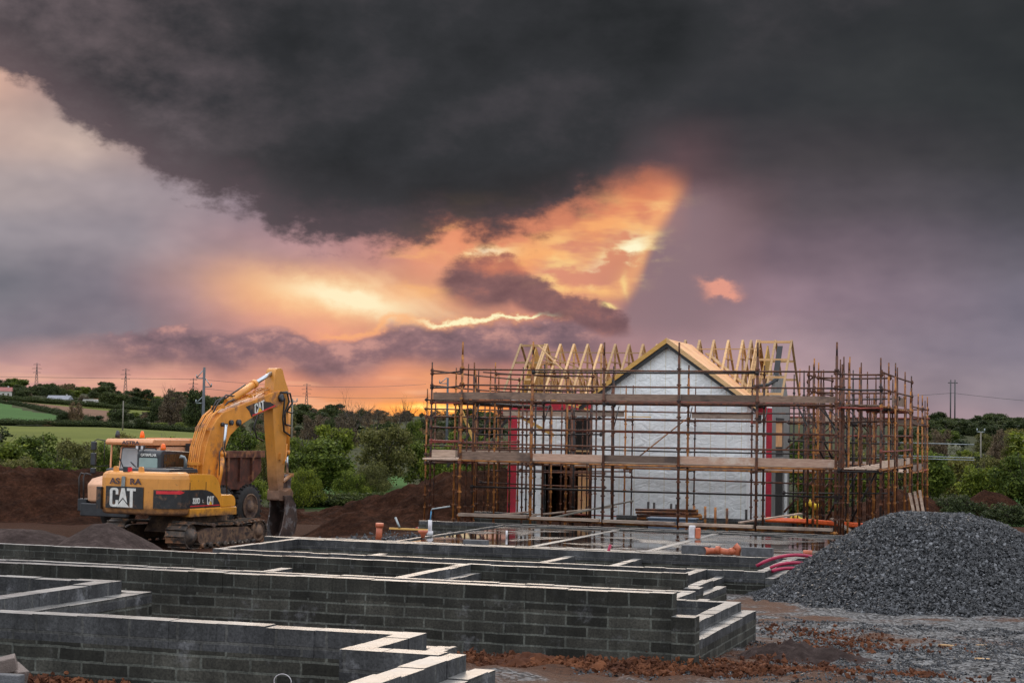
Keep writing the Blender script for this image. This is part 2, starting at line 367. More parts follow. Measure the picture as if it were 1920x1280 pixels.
def concrete_top():
    m, t, b = newmat('wet_block_top'); v = geopos(t)
    n = noise_(t, v, 9, 6, .65); n2 = noise_(t, v, 1.7, 4)
    t.put(b.inputs['Base Color'], ramp(t, n*.6+n2*.4, [(.32, (.12, .113, .106)), (.5, (.215, .207, .198)), (.68, (.34, .33, .318))]))
    t.put(b.inputs['Roughness'], (n2*.6+.05).sat()); bump(t, b, noise_(t, v, 70, 4), .3, .006); return m
M_TOP = concrete_top()
def wet_slab():
    m, t, b = newmat('wet_slab'); v = geopos(t)
    n = noise_(t, v, .55, 5, .6, .6); g = noise_(t, v, 14, 5)
    pud = ss(t, n, .41, .50)
    t.put(b.inputs['Base Color'], mixc(t, pud, ramp(t, g, [(.3, (.075, .075, .072)), (.7, (.13, .13, .125))]), (.02, .018, .016, 1)))
    t.put(b.inputs['Roughness'], (.26-pud*.225).sat()); b.inputs['IOR'].default_value = 1.8; b.inputs['Specular IOR Level'].default_value = .8
    bump(t, b, g*(1.-pud)+noise_(t, v, 5, 3)*.04, .25, .01); return m
M_SLAB = wet_slab()
def wood_mat(name, c1, c2, stain=None, sc_=1., rough=.65):
    m, t, b = newmat(name); v = coord(t)
    mp = t.new('ShaderNodeMapping'); t.l.new(v, mp.inputs[0]); mp.inputs['Scale'].default_value = (3*sc_, 3*sc_, 22*sc_)
    n = noise_(t, mp.outputs[0], 1.2, 5, .6); n2 = noise_(t, v, 1.1, 5, .65)
    c = ramp(t, n, [(.3, c1), (.7, c2)])
    if stain: c = mixc(t, ss(t, n2, .5, .64)*.75, c, (*stain, 1))
    oi = t.new('ShaderNodeObjectInfo')
    c = mixc(t, 1., c, ramp(t, E(t, oi.outputs['Random']), [(0, (.58, .57, .56)), (1, (1.3, 1.24, 1.18))]), 'MULTIPLY')
    t.put(b.inputs['Base Color'], c); b.inputs['Roughness'].default_value = rough; bump(t, b, n, .3, .01); return m
M_BOARD = wood_mat('scaffold_board', (.32, .225, .175), (.58, .45, .36), (.22, .13, .10))
M_BOARD_OLD = wood_mat('weathered_board', (.13, .08, .058), (.27, .18, .135), (.07, .045, .04))
M_BOARD_PINK = wood_mat('pinkish_board', (.36, .21, .155), (.56, .38, .29), (.60, .52, .46))
M_TIMBER = wood_mat('new_timber', (.46, .28, .13), (.62, .41, .21), None, .6)
M_TIMBER_Y = wood_mat('treated_timber', (.60, .33, .07), (.72, .44, .13), None, .6)
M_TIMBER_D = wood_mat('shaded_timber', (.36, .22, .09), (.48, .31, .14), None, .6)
def osb():
    m, t, b = newmat('strand_board'); v = coord(t)
    vo = t.new('ShaderNodeTexVoronoi'); vo.inputs['Scale'].default_value = 9; t.l.new(v, vo.inputs['Vector'])
    n = noise_(t, v, 1.4, 6, .65)
    c = mixc(t, .35, ramp(t, n, [(.35, (.62, .22, .07)), (.6, (.88, .45, .18))]), mixc(t, .85, vo.outputs['Color'], (.72, .42, .2, 1)))
    t.put(b.inputs['Base Color'], c); b.inputs['Roughness'].default_value = .6; return m
M_OSB = osb()
def wrap():
    m, t, b = newmat('foil_wrap'); x, y, z = sep(t, geopos(t)); v = geopos(t)
    wr = noise_(t, comb(t, x*1.3+z*.8, y, z*2.0-x*.7), 1.5, 5, .64, 1.8)
    wr2 = noise_(t, comb(t, (x+z)*2.2, y, (z-x)*9.), 1.0, 5, .6, .8)
    zone = ss(t, noise_(t, v, .5, 2), .45, .6)
    line = ((((x+y)*(1/.6)).m('FRACT')-.5).m('ABSOLUTE'))
    c = ramp(t, wr, [(.3, (.78, .80, .81)), (.65, (.95, .96, .97))])
    c = mixc(t, (1.-ss(t, line, .015, .04))*.5, c, (.62, .53, .34, 1))
    tag_ = (1.-ss(t, ((z*.8).m('FRACT')-.5).m('ABSOLUTE'), .0, .03))*0.
    t.put(b.inputs['Base Color'], c); b.inputs['Metallic'].default_value = .15
    t.put(b.inputs['Roughness'], (wr*.3+.28).sat())
    bump(t, b, wr*1.+wr2*zone*.9, 1., .05); return m
M_WRAP = wrap()
M_RED = pm('red_membrane', (.55, .015, .04), (.38, .01, .03), 3, .45, 0, .3, 12)
M_BLACK = pm('black_membrane', (.02, .022, .026), (.012, .012, .014), 5, .5)
M_GREYBOARD = pm('grey_sheathing', (.25, .24, .23), (.19, .185, .18), 2, .6)
M_RUST = pm('rusty_steel', (.17, .055, .022), (.06, .025, .016), 6, .6, .2, .3, 60, c3=(.03, .02, .02), s3=2.5)
M_RUST2 = pm('orange_rusted_steel', (.50, .20, .04), (.2, .065, .02), 4, .6, .1, .3, 60, c3=(.07, .03, .018), s3=2.2)
M_RUSTD = pm('dark_steel', (.035, .024, .022), (.016, .014, .014), 6, .55, .3)
M_REDTUBE = pm('red_painted_tube', (.32, .06, .04), (.13, .03, .02), 4, .5)
M_GALV = pm('galvanised_steel', (.34, .37, .38), (.22, .25, .26), 5, .4, .6)
M_YEL = pm('yellow_paint', (.76, .295, .038), (.56, .20, .024), 1.8, .42, 0, .08, 30, c3=(.34, .14, .05), s3=1.5, lo=.3, hi=.6)
def paint_dirty(name, c, z0, z1, dirt=(.07, .035, .022), rough=.4, amt=1.):
    m, t, b = newmat(name); v = coord(t); x, y, z = sep(t, v)
    n = noise_(t, v, 4, 7, .7); n2 = noise_(t, v, 1.4, 5, .6)
    zz = z+(n-.5)*.7
    f = (1.-ss(t, zz, z0, z1))*amt
    spots = ss(t, noise_(t, v, 9, 5, .7), .60, .7)*.55
    run = ss(t, noise_(t, comb(t, x*7, y*7, z*.7), 1.3, 4, .65), .58, .74)*.35
    spots = spots.max(run)
    base = ramp(t, n2, [(.3, tuple(k*.78 for k in c)), (.7, c)])
    t.put(b.inputs['Base Color'], mixc(t, f.max(spots), base, ramp(t, n, [(.35, dirt), (.7, tuple(k*2.2 for k in dirt))])))
    t.put(b.inputs['Roughness'], (f*.4+rough).sat()); b.inputs['Coat Weight'].default_value = .15; return m
M_YBODY = paint_dirty('yellow_body_paint', (.78, .325, .065), .95, 1.62)
M_YSIDE = paint_dirty('yellow_side_paint', (.76, .315, .024), .9, 1.3, rough=.35)
M_YARM = paint_dirty('worn_yellow_arm', (.70, .285, .04), 1.2, 3.6, dirt=(.11, .06, .04))
M_ORANGE = paint_dirty('orange_truck_paint', (.80, .36, .17), .6, 1.4, rough=.45)
M_CAB = paint_dirty('pale_orange_cab_paint', (.82, .45, .27), .5, 1.2, rough=.45)
M_BIN = pm('rusty_dump_bin', (.15, .045, .026), (.06, .022, .015), 3, .6, 0, .3, 30, c3=(.26, .11, .05), s3=1.2)
M_PANEL = pm('black_decal', (.025, .025, .028), (.016, .016, .018), 5, .4, c3=(.12, .065, .04), s3=3)
M_CHAR = pm('charcoal_paint', (.035, .038, .045), (.022, .024, .03), 3, .4)
M_WHITE = pm('white_lettering', (.78, .76, .72), (.62, .6, .56), 6, .5)
M_REDL = pm('red_decal', (.7, .03, .04), (.6, .02, .03), 4, .4)
M_TRI = pm('yellow_decal', (.85, .5, .04), (.8, .45, .03), 4, .4)
M_LETB = pm('dark_lettering', (.10, .06, .07), (.06, .04, .05), 6, .5)
M_RUB = pm('tyre_rubber', (.028, .026, .026), (.014, .013, .013), 5, .75, 0, .3, 20, c3=(.07, .04, .028), s3=2)
M_TRACK = pm('muddy_track_steel', (.14, .10, .075), (.04, .034, .032), 5, .6, .3, .3, 30, c3=(.28, .14, .075), s3=2.2)
M_MUDDY = pm('muddy_frame', (.26, .15, .085), (.06, .035, .028), 2.5, .75, 0, .3, 20, c3=(.035, .022, .02), s3=2.4)
M_BUCKET = pm('worn_bucket_steel', (.13, .085, .07), (.05, .035, .032), 3, .5, .3, .3, 20, c3=(.22, .20, .2), s3=2.5)
M_CHROME = pm('bright_rod', (.55, .58, .62), (.45, .48, .52), 4, .2, .9)
M_HOSE = pm('black_hose', (.035, .028, .028), (.02, .018, .018), 6, .5)
M_GLASS_ = None
def glass(name, c, rough=.06, alpha=1.):
    m, t, b = newmat(name); n = noise_(t, coord(t), 1.6, 4)
    t.put(b.inputs['Base Color'], ramp(t, n, [(.3, tuple(k*.75 for k in c)), (.7, c)])); b.inputs['Roughness'].default_value = rough
    b.inputs['Specular IOR Level'].default_value = .8; b.inputs['Coat Weight'].default_value = .4; return m
M_SCREEN = glass('windscreen_glass', (.34, .34, .36), .12)
M_REARGL = glass('cab_rear_glass', (.33, .44, .42), .1)
M_DARKGL = glass('dark_glass', (.03, .026, .02), .06)
def lamp_mat():
    m, t, b = newmat('orange_beacon'); b.inputs['Base Color'].default_value = (.95, .16, .01, 1); b.inputs['Roughness'].default_value = .25
    b.inputs['Subsurface Weight'].default_value = .3; return m
M_BEACON = lamp_mat()
M_CLAYPIPE = pm('orange_plastic_pipe', (.56, .15, .07), (.42, .10, .045), 5, .45)
M_PINK = pm('pink_plastic_pipe', (.42, .02, .075), (.30, .014, .05), 5, .35)
M_ORNET = pm('orange_barrier_net', (.9, .13, .015), (.7, .09, .01), 9, .5)
M_WPLA = pm('white_plastic', (.72, .70, .72), (.5, .46, .48), 6, .5)
M_BLUE = pm('blue_pipe', (.08, .3, .5), (.06, .2, .36), 6, .5)
M_LBLOCK = pm('loose_block', (.13, .13, .14), (.075, .075, .08), 9, .7, 0, .5, 60)
M_BBLOCK = pm('brown_block', (.22, .17, .15), (.15, .115, .10), 9, .7, 0, .5, 60)
M_CLAY = pm('red_clay', (.165, .062, .028), (.07, .026, .014), 2.5, .85, 0, .8, 8, spec=.15)
M_STONE = None
def stone_mat():
    m, t, b = newmat('crushed_stone'); g = t.new('ShaderNodeNewGeometry')
    r = E(t, g.outputs['Random Per Island'])
    t.put(b.inputs['Base Color'], ramp(t, r, [(0, (.012, .0125, .014)), (.5, (.034, .035, .039)), (.86, (.078, .080, .087)), (1, (.19, .193, .205))]))
    t.put(b.inputs['Roughness'], (r*.3+.42).sat()); b.inputs['Specular IOR Level'].default_value = .4; return m
M_STONE = stone_mat()
def heap_mat(name, c1, c2, c3, bs=.8):
    m, t, b = newmat(name); v = geopos(t)
    n = noise_(t, v, 1.3, 7, .68); n2 = noise_(t, v, 7, 6, .7)
    c = ramp(t, n*.55+n2*.45, [(.34, c1), (.5, c2), (.66, c3)])
    t.put(b.inputs['Base Color'], c); b.inputs['Roughness'].default_value = .95; b.inputs['Specular IOR Level'].default_value = .05
    bump(t, b, n2+noise_(t, v, 28, 5, .7)*.5, bs, .12); return m
M_SAND = heap_mat('dark_sand', (.022, .015, .014), (.048, .034, .031), (.10, .073, .068), .35)
M_SOIL = heap_mat('brown_soil', (.018, .009, .006), (.060, .026, .0155), (.135, .058, .034), 1.3)
def ground_mat():
    m, t, b = newmat('mud_and_gravel'); v = geopos(t); x, y, z = sep(t, v)
    n = noise_(t, v, .55, 6, .6, .4); f = noise_(t, v, 16, 6, .75); f2 = noise_(t, v, 48, 4, .7)
    clay = ramp(t, f, [(.3, (.04, .02, .013)), (.55, (.105, .048, .027)), (.75, (.17, .088, .055))])
    vo = t.new('ShaderNodeTexVoronoi'); vo.inputs['Scale'].default_value = 22; t.l.new(v, vo.inputs['Vector'])
    rock = ramp(t, sep(t, vo.outputs['Color'])[0]*.7+f2*.5, [(.15, (.008, .008, .009)), (.5, (.045, .045, .047)), (.85, (.22, .218, .22))])
    right = ss(t, x+y*.10, -2.2, 1.2)*.30
    dx_ = (x+2.8)/1.3; dy_ = (y-20.5)/3.2
    right = right-((dx_*dx_+dy_*dy_)*-1.).m('EXPONENT')*.16
    far = ss(t, y, 33, 38)
    clay = mixc(t, far, clay, ramp(t, f, [(.3, (.022, .012, .009)), (.55, (.062, .031, .021)), (.75, (.12, .062, .042))]))
    wl = ((y-16.8)*(1/.75)); wl = (wl*wl*-1.).m('EXPONENT')*(1.-ss(t, x, -3.6, -1.6))
    w2 = ((y-18.3-(x+2.6)*.5)*(1/.55)); w2 = (w2*w2*-1.).m('EXPONENT')*ss(t, x, -4.2, -3.4)*(1.-ss(t, x, -1.8, -.8))
    right = right-wl*.3-w2*.26
    gfac = ss(t, n+right*.55+(f-.5)*.3, .455, .585)*(1.-far)
    t.put(b.inputs['Base Color'], mixc(t, gfac, clay, rock))
    t.put(b.inputs['Roughness'], (f*.5+.5).sat()); t.put(b.inputs['Specular IOR Level'], (1.-far)*.13+.01)
    bump(t, b, f*(1.-gfac)+E(t, vo.outputs['Distance'])*gfac*.8+f2*.3, .9, .05); return m
M_GROUND = ground_mat()
def field_mat(name, c1, c2, sc1=.05, sc2=1.2):
    m, t, b = newmat(name); v = geopos(t)
    n = noise_(t, v, sc1, 5, .6); n2 = noise_(t, v, sc2, 5, .7)
    t.put(b.inputs['Base Color'], ramp(t, n*.6+n2*.4, [(.35, c1), (.65, c2)])); b.inputs['Roughness'].default_value = .95
    b.inputs['Specular IOR Level'].default_value = .1; return m
M_ROUGH = field_mat('rough_grass', (.018, .022, .009), (.045, .052, .018), .03, .6)
M_FIELD = field_mat('meadow_grass', (.078, .094, .015), (.13, .145, .026))
M_FIELD2 = field_mat('young_crop', (.035, .09, .02), (.055, .125, .03), .02, .3)
M_PLOUGH = field_mat('ploughed_soil', (.13, .07, .045), (.18, .10, .065), .03, .4)
M_GORSE = field_mat('gorse_scrub', (.03, .028, .010), (.17, .08, .015), .02, .12)
def leaf_mat(name, c1, c2, c3, sc1=2.2, tr=.25):
    m, t, b = newmat(name); v = coord(t)
    g = t.new('ShaderNodeNewGeometry'); r = E(t, g.outputs['Random Per Island'])
    n = noise_(t, v, sc1, 3, .6)
    oi = E(t, t.new('ShaderNodeObjectInfo').outputs['Random'])
    c = ramp(t, n*.6+r*.4, [(.25, c1), (.5, c2), (.78, c3)])
    c = mixc(t, 1., c, ramp(t, oi, [(0, (.74, .78, .8)), (.5, (1, 1, 1)), (1, (1.3, 1.2, .95))]), 'MULTIPLY')
    t.put(b.inputs['Base Color'], c); b.inputs['Roughness'].default_value = .6; b.inputs['Specular IOR Level'].default_value = .15
    tl = t.new('ShaderNodeBsdfTranslucent'); t.put(tl.inputs[0], c); mx = t.new('ShaderNodeMixShader'); mx.inputs[0].default_value = tr
    out = t.n['Material Output']; t.l.new(b.outputs[0], mx.inputs[1]); t.l.new(tl.outputs[0], mx.inputs[2]); t.l.new(mx.outputs[0], out.inputs[0])
    return m
L_GREEN = leaf_mat('green_leaves', (.030, .048, .009), (.095, .128, .019), (.25, .29, .045))
L_OLIVE = leaf_mat('olive_leaves', (.045, .048, .015), (.115, .115, .033), (.23, .21, .065))
L_DARK = leaf_mat('dark_leaves', (.018, .027, .011), (.045, .062, .021), (.095, .115, .036))
L_BROWN = leaf_mat('budding_twigs', (.07, .052, .036), (.14, .10, .062), (.23, .17, .10))
L_BLOSSOM = leaf_mat('pale_blossom', (.10, .13, .05), (.28, .28, .2), (.5, .48, .4))
L_GORSE = leaf_mat('gorse_flowers', (.06, .05, .014), (.22, .10, .014), (.42, .19, .02))
M_BARK = pm('bark', (.075, .055, .04), (.035, .027, .022), 6, .85)
# ================================================================ TERRAIN
def sstep(a, b, x):
    t = min(1, max(0, (x-a)/(b-a))); return t*t*(3-2*t)
GY = [0, 11, 15, 17.5, 19.3, 21.2, 25, 30, 36, 45, 53, 60, 66, 75, 95, 130]
GZ = [1.75, 1.7, 1.55, 1.42, 1.2, 1.0, .86, .7, .54, .45, .42, .28, .22, -.05, -.5, -.2]
def gsite(x, y):
    z = float(np.interp(y, GY, GZ))
    z -= .55*sstep(-20, -27, x)*sstep(30, 44, y)*(1-sstep(70, 95, y))
    return z
EPX = [-600, 0, 200, 400, 700, 1000, 1300, 1700, 1900, 2500]
ED = [90, 130, 200, 260, 400, 600, 900, 1300, 2500, 6000]
ET = [[-150]*10, [-88]*10,
      [-25, -22, -22, -35, -58, -60, -60, -58, -55, -50],
      [-8, -9, -9, -18, -44, -46, -46, -36, -34, -30],
      [0, -5, -9, -14, -22, -22, -20, -5, -3, 0],
      [34, 31, 12, 3, -5, -8, -6, 14, 16, 20],
      [48, 44, 36, 18, 8, 5, 6, 24, 26, 28],
      [64, 60, 50, 34, 22, 16, 15, 19, 20, 22],
      [50, 46, 36, 25, 16, 13, 12, 12, 12, 12], [18]*10]
EL = np.array([[np.interp(p, EPX, r) for p in np.arange(-600, 2501, 50)] for r in ET])
def polar(x, y):
    D = math.hypot(x, y); a = math.atan2(x*math.cos(YAW)+y*math.sin(YAW), -x*math.sin(YAW)+y*math.cos(YAW))
    return D, 960+F_*math.tan(max(-1.2, min(1.2, a)))
LD = np.log(ED)
def zfar(D, px):
    i = min(max((px+600)/50, 0), EL.shape[1]-1.001); i0 = int(i); fr = i-i0
    col = EL[:, i0]*(1-fr)+EL[:, i0+1]*fr
    e = float(np.interp(math.log(max(D, 60)), LD, col))
    return ZC+e/F_*D
def gz(x, y):
    D, px = polar(x, y)
    if D < 78: z = gsite(x, y)
    elif D > 118: z = zfar(D, px)
    else:
        k = sstep(78, 118, D); z = gsite(x, y)*(1-k)+zfar(D, px)*k
    return z
def clod(x, y):
    return mnoise.fractal(Vector((x*1.1, y*1.1, 3)), .8, 2.2, 5)*.07+max(0, mnoise.noise(Vector((x*2.7, y*2.7, 9))))*.07
def build_ground():
    nA, rows = 300, []
    D = 7.
    while D < 9000:
        rows.append(D); D *= 1.012 if D < 42 else (1.02 if D < 120 else 1.03)
    pxs = np.linspace(-1900, 3800, nA)
    V = []; 
    for D in rows:
        for p in pxs:
            x, y = bearing(p, D); z = gz(x, y)
            if D < 44 and -9 < x < 6: z += clod(x, y)
            elif 44 <= D < 130: z += mnoise.fractal(Vector((x*.25, y*.25, 3)), .8, 2.2, 4)*.10
            elif D >= 130: z += mnoise.noise(Vector((x*.02, y*.02, 1)))*.0016*D
            V.append((x, y, z))
    V = np.array(V); nR = len(rows)
    i, j = np.meshgrid(np.arange(nA-1), np.arange(nR-1)); a = (j*nA+i).ravel()
    Fc = np.stack([a, a+1, a+nA+1, a+nA], 1)
    cen = V[Fc].mean(1); mi = np.zeros(len(Fc), int)
    for k, c in enumerate(cen):
        D, px = polar(c[0], c[1]); w = 12*mnoise.noise(Vector((px*.01, D*.01, 5)))
        if D < 86+w: m = 0
        elif 150 < D < 262 and px < 420+w: m = 2
        elif 420 < D < 590-max(0, px)*.7 and px < 170: m = 3
        elif 600-max(px, 0)*.5 < D < 690 and px < 215: m = 4
        elif 690 <= D < 770 and px < 310: m = 2
        elif D < 128 and 560 < px < 760: m = 3 if D > 92 else 1
        elif D < 140 and 1840 < px < 1960: m = 3
        elif 980 < D < 1180 and 180 < px < 300: m = 5
        else: m = 1
        mi[k] = m
    o = npmesh('ground', V, Fc, [M_GROUND, M_ROUGH, M_FIELD, M_FIELD2, M_PLOUGH, M_GORSE], mi, True)
    tag(o, kind='structure')
build_ground()

# ---------------------------------------------------------------- stones
def stone_cloud(pts, smin, smax, rng, flat=.6):
    """one mesh: n faceted stones (deformed octahedra)"""
    n = len(pts); base = np.array([(1, 0, 0), (-1, 0, 0), (0, 1, 0), (0, -1, 0), (0, 0, 1), (0, 0, -1)], float)
    tri = np.array([(0, 2, 4), (2, 1, 4), (1, 3, 4), (3, 0, 4), (2, 0, 5), (1, 2, 5), (3, 1, 5), (0, 3, 5)])
    v = base[None]*(1+rng.uniform(-.3, .3, (n, 6, 3)))+rng.uniform(-.22, .22, (n, 6, 3))
    v *= rng.uniform(.6, 1, (n, 1, 3))*np.array([1, 1, flat])
    s = smin+(smax-smin)*rng.random(n)**2.4
    q = rng.normal(size=(n, 4)); q /= np.linalg.norm(q, axis=1)[:, None]
    w, x, y, z = q.T
    Rm = np.stack([1-2*(y*y+z*z), 2*(x*y-z*w), 2*(x*z+y*w), 2*(x*y+z*w), 1-2*(x*x+z*z), 2*(y*z-x*w), 2*(x*z-y*w), 2*(y*z+x*w), 1-2*(x*x+y*y)], 1).reshape(n, 3, 3)
    v = np.einsum('nij,nkj->nki', Rm, v)*s[:, None, None]+pts[:, None, :]
    f = (tri[None]+np.arange(n)[:, None, None]*6).reshape(-1, 3)
    return v.reshape(-1, 3), f
rng = np.random.default_rng(5)
# the stone heap: a broad flat-topped cone
HC = (-2.95, 36.6)
def heap_z(x, y):
    dx, dy = (x-HC[0]), (y-HC[1]); dx *= 1.0 if dx < 0 else .78
    r = math.hypot(dx/3.35, dy/5.0); a = math.atan2(dy, dx)
    r *= 1+.06*mnoise.noise(Vector((math.cos(a)*1.6, math.sin(a)*1.6, 2)))
    prof = np.interp(r, [0, .2, .36, .62, .85, 1.0, 1.12], [1.0, .97, .86, .50, .18, .02, -.08])
    return .62+1.63*float(prof)+.05*mnoise.fractal(Vector((x*.9, y*.9, 7)), 1, 2, 3)
def gravel_heap():
    t = thing('gravel_heap', 'tall heap of crushed dark grey stone at the right beside the block foundations', 'gravel heap', (HC[0], HC[1], .85))
    n = 90; V = []
    for j in range(n):
        for i in range(n):
            x = HC[0]-4.2+i*(4.2+6)/(n-1); y = HC[1]-5.9+j*11.8/(n-1); V.append((x-HC[0], y-HC[1], heap_z(x, y)-.05-.85))
    V = np.array(V); i, j = np.meshgrid(np.arange(n-1), np.arange(n-1)); a = (j*n+i).ravel()
    npmesh('heap_core', V, np.stack([a, a+1, a+n+1, a+n], 1), M_STONE, None, True, t)
    P = []
    while len(P) < 80000:
        x = HC[0]+rng.uniform(-4, 5.2); y = HC[1]+rng.uniform(-5.6, 2.6); z = heap_z(x, y)
        if z > gz(x, y)-.04: P.append((x-HC[0], y-HC[1], z-.85+rng.uniform(-.02, .02)))
    v, f = stone_cloud(np.array(P), .018, .066, rng)
    o = npmesh('stone_layer', v, f, M_STONE, None, False, t); tag(o, kind='stuff')
gravel_heap()
def stuff_scatter():
    P = []; 
    while len(P) < 42000:
        y = 16+13.*rng.random()**.8; x = rng.uniform(-5.6, 2.5)
        D, px = polar(x, y)
        if px > 2050 or px < 1080: continue
        n = mnoise.fractal(Vector((x*.6, y*.6, 4)), 1, 2, 4)
        if n+.32*sstep(-4.0, -.5, x)+rng.uniform(-.25, .25) < .05: continue
        P.append((x, y, gz(x, y)+clod(x, y)))
    v, f = stone_cloud(np.array(P), .006, .034, rng)
    solo_ = npmesh('loose_gravel', v, f, M_STONE); tag(solo_, kind='stuff')
    P = []
    def ridge(x0, y0, x1, y1, n, w):
        for _ in range(n):
            k = rng.random(); x = x0+(x1-x0)*k+rng.normal()*w; y = y0+(y1-y0)*k+rng.normal()*w
            P.append((x, y, gz(x, y)+clod(x, y)-.008+abs(rng.normal())*.028))
    ridge(-5.9, 16.75, -4.0, 16.95, 3000, .16); ridge(-3.9, 19.2, -3.2, 25, 1200, .35); ridge(-4.4, 16.6, -2.6, 17.6, 1200, .25)
    ridge(-3.6, 17.4, -1.6, 19.2, 2200, .42); ridge(-4.2, 27, -2.2, 24.5, 900, .45); ridge(-8.4, 12.6, -7.6, 12.75, 500, .10); ridge(-6.2, 16.9, -5.2, 16.3, 160, .2)
    v, f = stone_cloud(np.array(P), .008, .055, rng, .8)
    tag(npmesh('clay_clods', v, f, M_CLAY), kind='stuff')
stuff_scatter()

def mound(name, label, cat, cx, cy, rx, ry, h, mat, rz=0, flat=.0, rough=.12, n=64, noff=0, gx=None, seed=0, pw=1.3, fq=.9):
    """a tipped heap whose skirt dips just under the ground"""
    V = []; c, s = math.cos(rz), math.sin(rz)
    for j in range(n):
        for i in range(n):
            u = (i/(n-1)*2-1)*1.15; v = (j/(n-1)*2-1)*1.15
            x = u*rx*c-v*ry*s; y = u*rx*s+v*ry*c; r = math.hypot(u, v)
            r = r*(1+.12*mnoise.noise(Vector((u*1.5, v*1.5, seed+.5))))
            p = max(0, 1-max(0, r-flat)/(1-flat)); z = h*p**pw if r < 1 else -(r-1)*1.2
            z += rough*mnoise.fractal(Vector((x*fq, y*fq, seed)), .9, 2.1, 4)*min(1, p*3+.1)
            V.append((x, y, z+gz(cx+x, cy+y)-gz(cx, cy)))
    i, j = np.meshgrid(np.arange(n-1), np.arange(n-1)); a = (j*n+i).ravel()
    o = npmesh(name, np.array(V), np.stack([a, a+1, a+n+1, a+n], 1), mat, None, True)
    o.location = (cx, cy, gz(cx, cy)); return tag(o, label, cat)
mound('sand_heap', 'smooth pointed heap of dark sand in front of the digger tail', 'sand heap', -25.1, 41.4, 1.75, 2.5, 1.0, M_SAND, .15, .12, .04, seed=3, pw=.85)
mound('sand_heap', 'low flat heap of dark sand at the left edge of the photo', 'sand heap', -28.6, 42.2, 4.2, 3.0, .8, M_SAND, .1, .25, .05, seed=5, pw=1.1)
mound('soil_bank', 'long dark brown soil bank at the left behind the dump truck', 'soil bank', -46, 64, 17, 6, 1.95, M_SOIL, .42, .35, .32, seed=6, n=120, fq=1.5)
mound('soil_bank', 'red brown soil bank rising towards the left end of the scaffold', 'soil bank', -24.6, 74.5, 10.5, 5.2, 2.3, M_SOIL, .1, .25, .32, seed=7, n=110, fq=1.6)
mound('soil_heap', 'low heap of loose brown earth in front of the digger bucket', 'soil heap', -23.0, 53.5, 2.6, 1.8, .75, M_SOIL, 0, .1, .18, seed=8, n=40)
mound('soil_heap', 'rounded brown soil heap seen through the right end of the scaffold', 'soil heap', -8.6, 88, 4.2, 3, 1.55, M_SOIL, 0, .1, .2, seed=9, n=40)
mound('soil_heap', 'pink brown soil heap showing just right of the leaning planks', 'soil heap', -4.2, 90, 3.6, 3, 1.5, M_SOIL, 0, .1, .2, seed=10, n=40)
mound('soil_heap', 'grey earth heap lying on the gravel near the pale block corner', 'soil heap', -3.4, 22.4, 1.0, .6, .2, M_SAND, .4, .1, .13, seed=12, n=70, fq=3.5)
mound('clay_ridge', 'ridge of orange clay lumps against the long block wall foot', 'clay ridge', -4.95, 16.8, 1.1, .34, .06, M_CLAY, .05, .2, .12, seed=14, n=90, fq=5.)
# ================================================================ BLOCK FOUNDATIONS
_rj = random.Random(3)
def leaf(parent, x0, x1, y0, y1, top, base, course=.222, mats=None, name='block_wall', jit=.0055):
    """one leaf of block wall: coursed body, individually laid top course, bedding joint"""
    b = MB(); zc = top-course
    b.box(x0, x1, y0, y1, base, zc, 0)
    along_x = (x1-x0) >= (y1-y0); L = (x1-x0) if along_x else (y1-y0); a0 = x0 if along_x else y0
    a = a0; first = _rj.uniform(.15, .44)
    while a < a0+L-1e-6:
        w = min(first or .44, a0+L-a); first = 0
        dz = _rj.uniform(-jit, jit*1.3); dn = _rj.uniform(-jit, jit)
        gap = .010 if a+w < a0+L-1e-6 else 0
        e = [a, a+w-gap]; c0, c1 = (y0, y1) if along_x else (x0, x1)
        X0, X1, Y0, Y1 = (e[0], e[1], c0+dn, c1+dn) if along_x else (c0+dn, c1+dn, e[0], e[1])
        k = len(b.f); b.box(X0, X1, Y0, Y1, zc, top+dz, 1); b.mi[k+1] = 2
        if gap:
            X0, X1, Y0, Y1 = (e[1], e[1]+gap, c0+.003, c1-.003) if along_x else (c0+.003, c1-.003, e[1], e[1]+gap)
            k = len(b.f); b.box(X0, X1, Y0, Y1, zc, top-.007, 1); b.mi[k+1] = 2
        a += w
        if gap == 0: break
    return b.build(name, mats or [M_BLOCK, M_COURSE, M_TOP], parent, world=True)
T1, T2, T3 = 2.16, 1.44, 1.04
f1 = thing('foundation_walls', 'nearest grey block foundation walls stepping across the lower left corner', 'foundation', (-8, 13, 1.6))
B1 = 1.25
leaf(f1, -14, -5.18, 12.94, 13.14, T1, B1)                 # long near wall
leaf(f1, -5.18, -4.98, 12.07, 13.14, T1+.001, B1)          # return
leaf(f1, -5.18, -4.26, 11.87, 12.07, T1, B1)
leaf(f1, -4.46, -4.26, 8.6, 11.87, T1+.001, B1)
leaf(f1, -4.98, -4.82, 12.25, 13.42, T1-.13, B1, .11)      # outer leaf, one course lower
leaf(f1, -4.26, -4.10, 8.6, 12.27, T1-.13, B1, .11)
leaf(f1, -14, -4.82, 13.26, 13.42, T1-.13, B1, .11)
leaf(f1, -15, -9.45, 15.82, 16.0, T1, B1)
leaf(f1, -9.65, -9.45, 13.43, 15.82, T1+.001, B1)
leaf(f1, -9.45, -9.26, 13.43, 16.30, T1-.13, B1, .11)
leaf(f1, -15, -9.45, 16.12, 16.30, T1-.13, B1, .11)
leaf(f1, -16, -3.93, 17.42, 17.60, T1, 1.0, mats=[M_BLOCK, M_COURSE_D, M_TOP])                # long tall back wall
leaf(f1, -3.93, -3.69, 17.36, 17.60, T1-.225, 1.0, .11, mats=[M_BLOCK, M_COURSE_D, M_TOP])
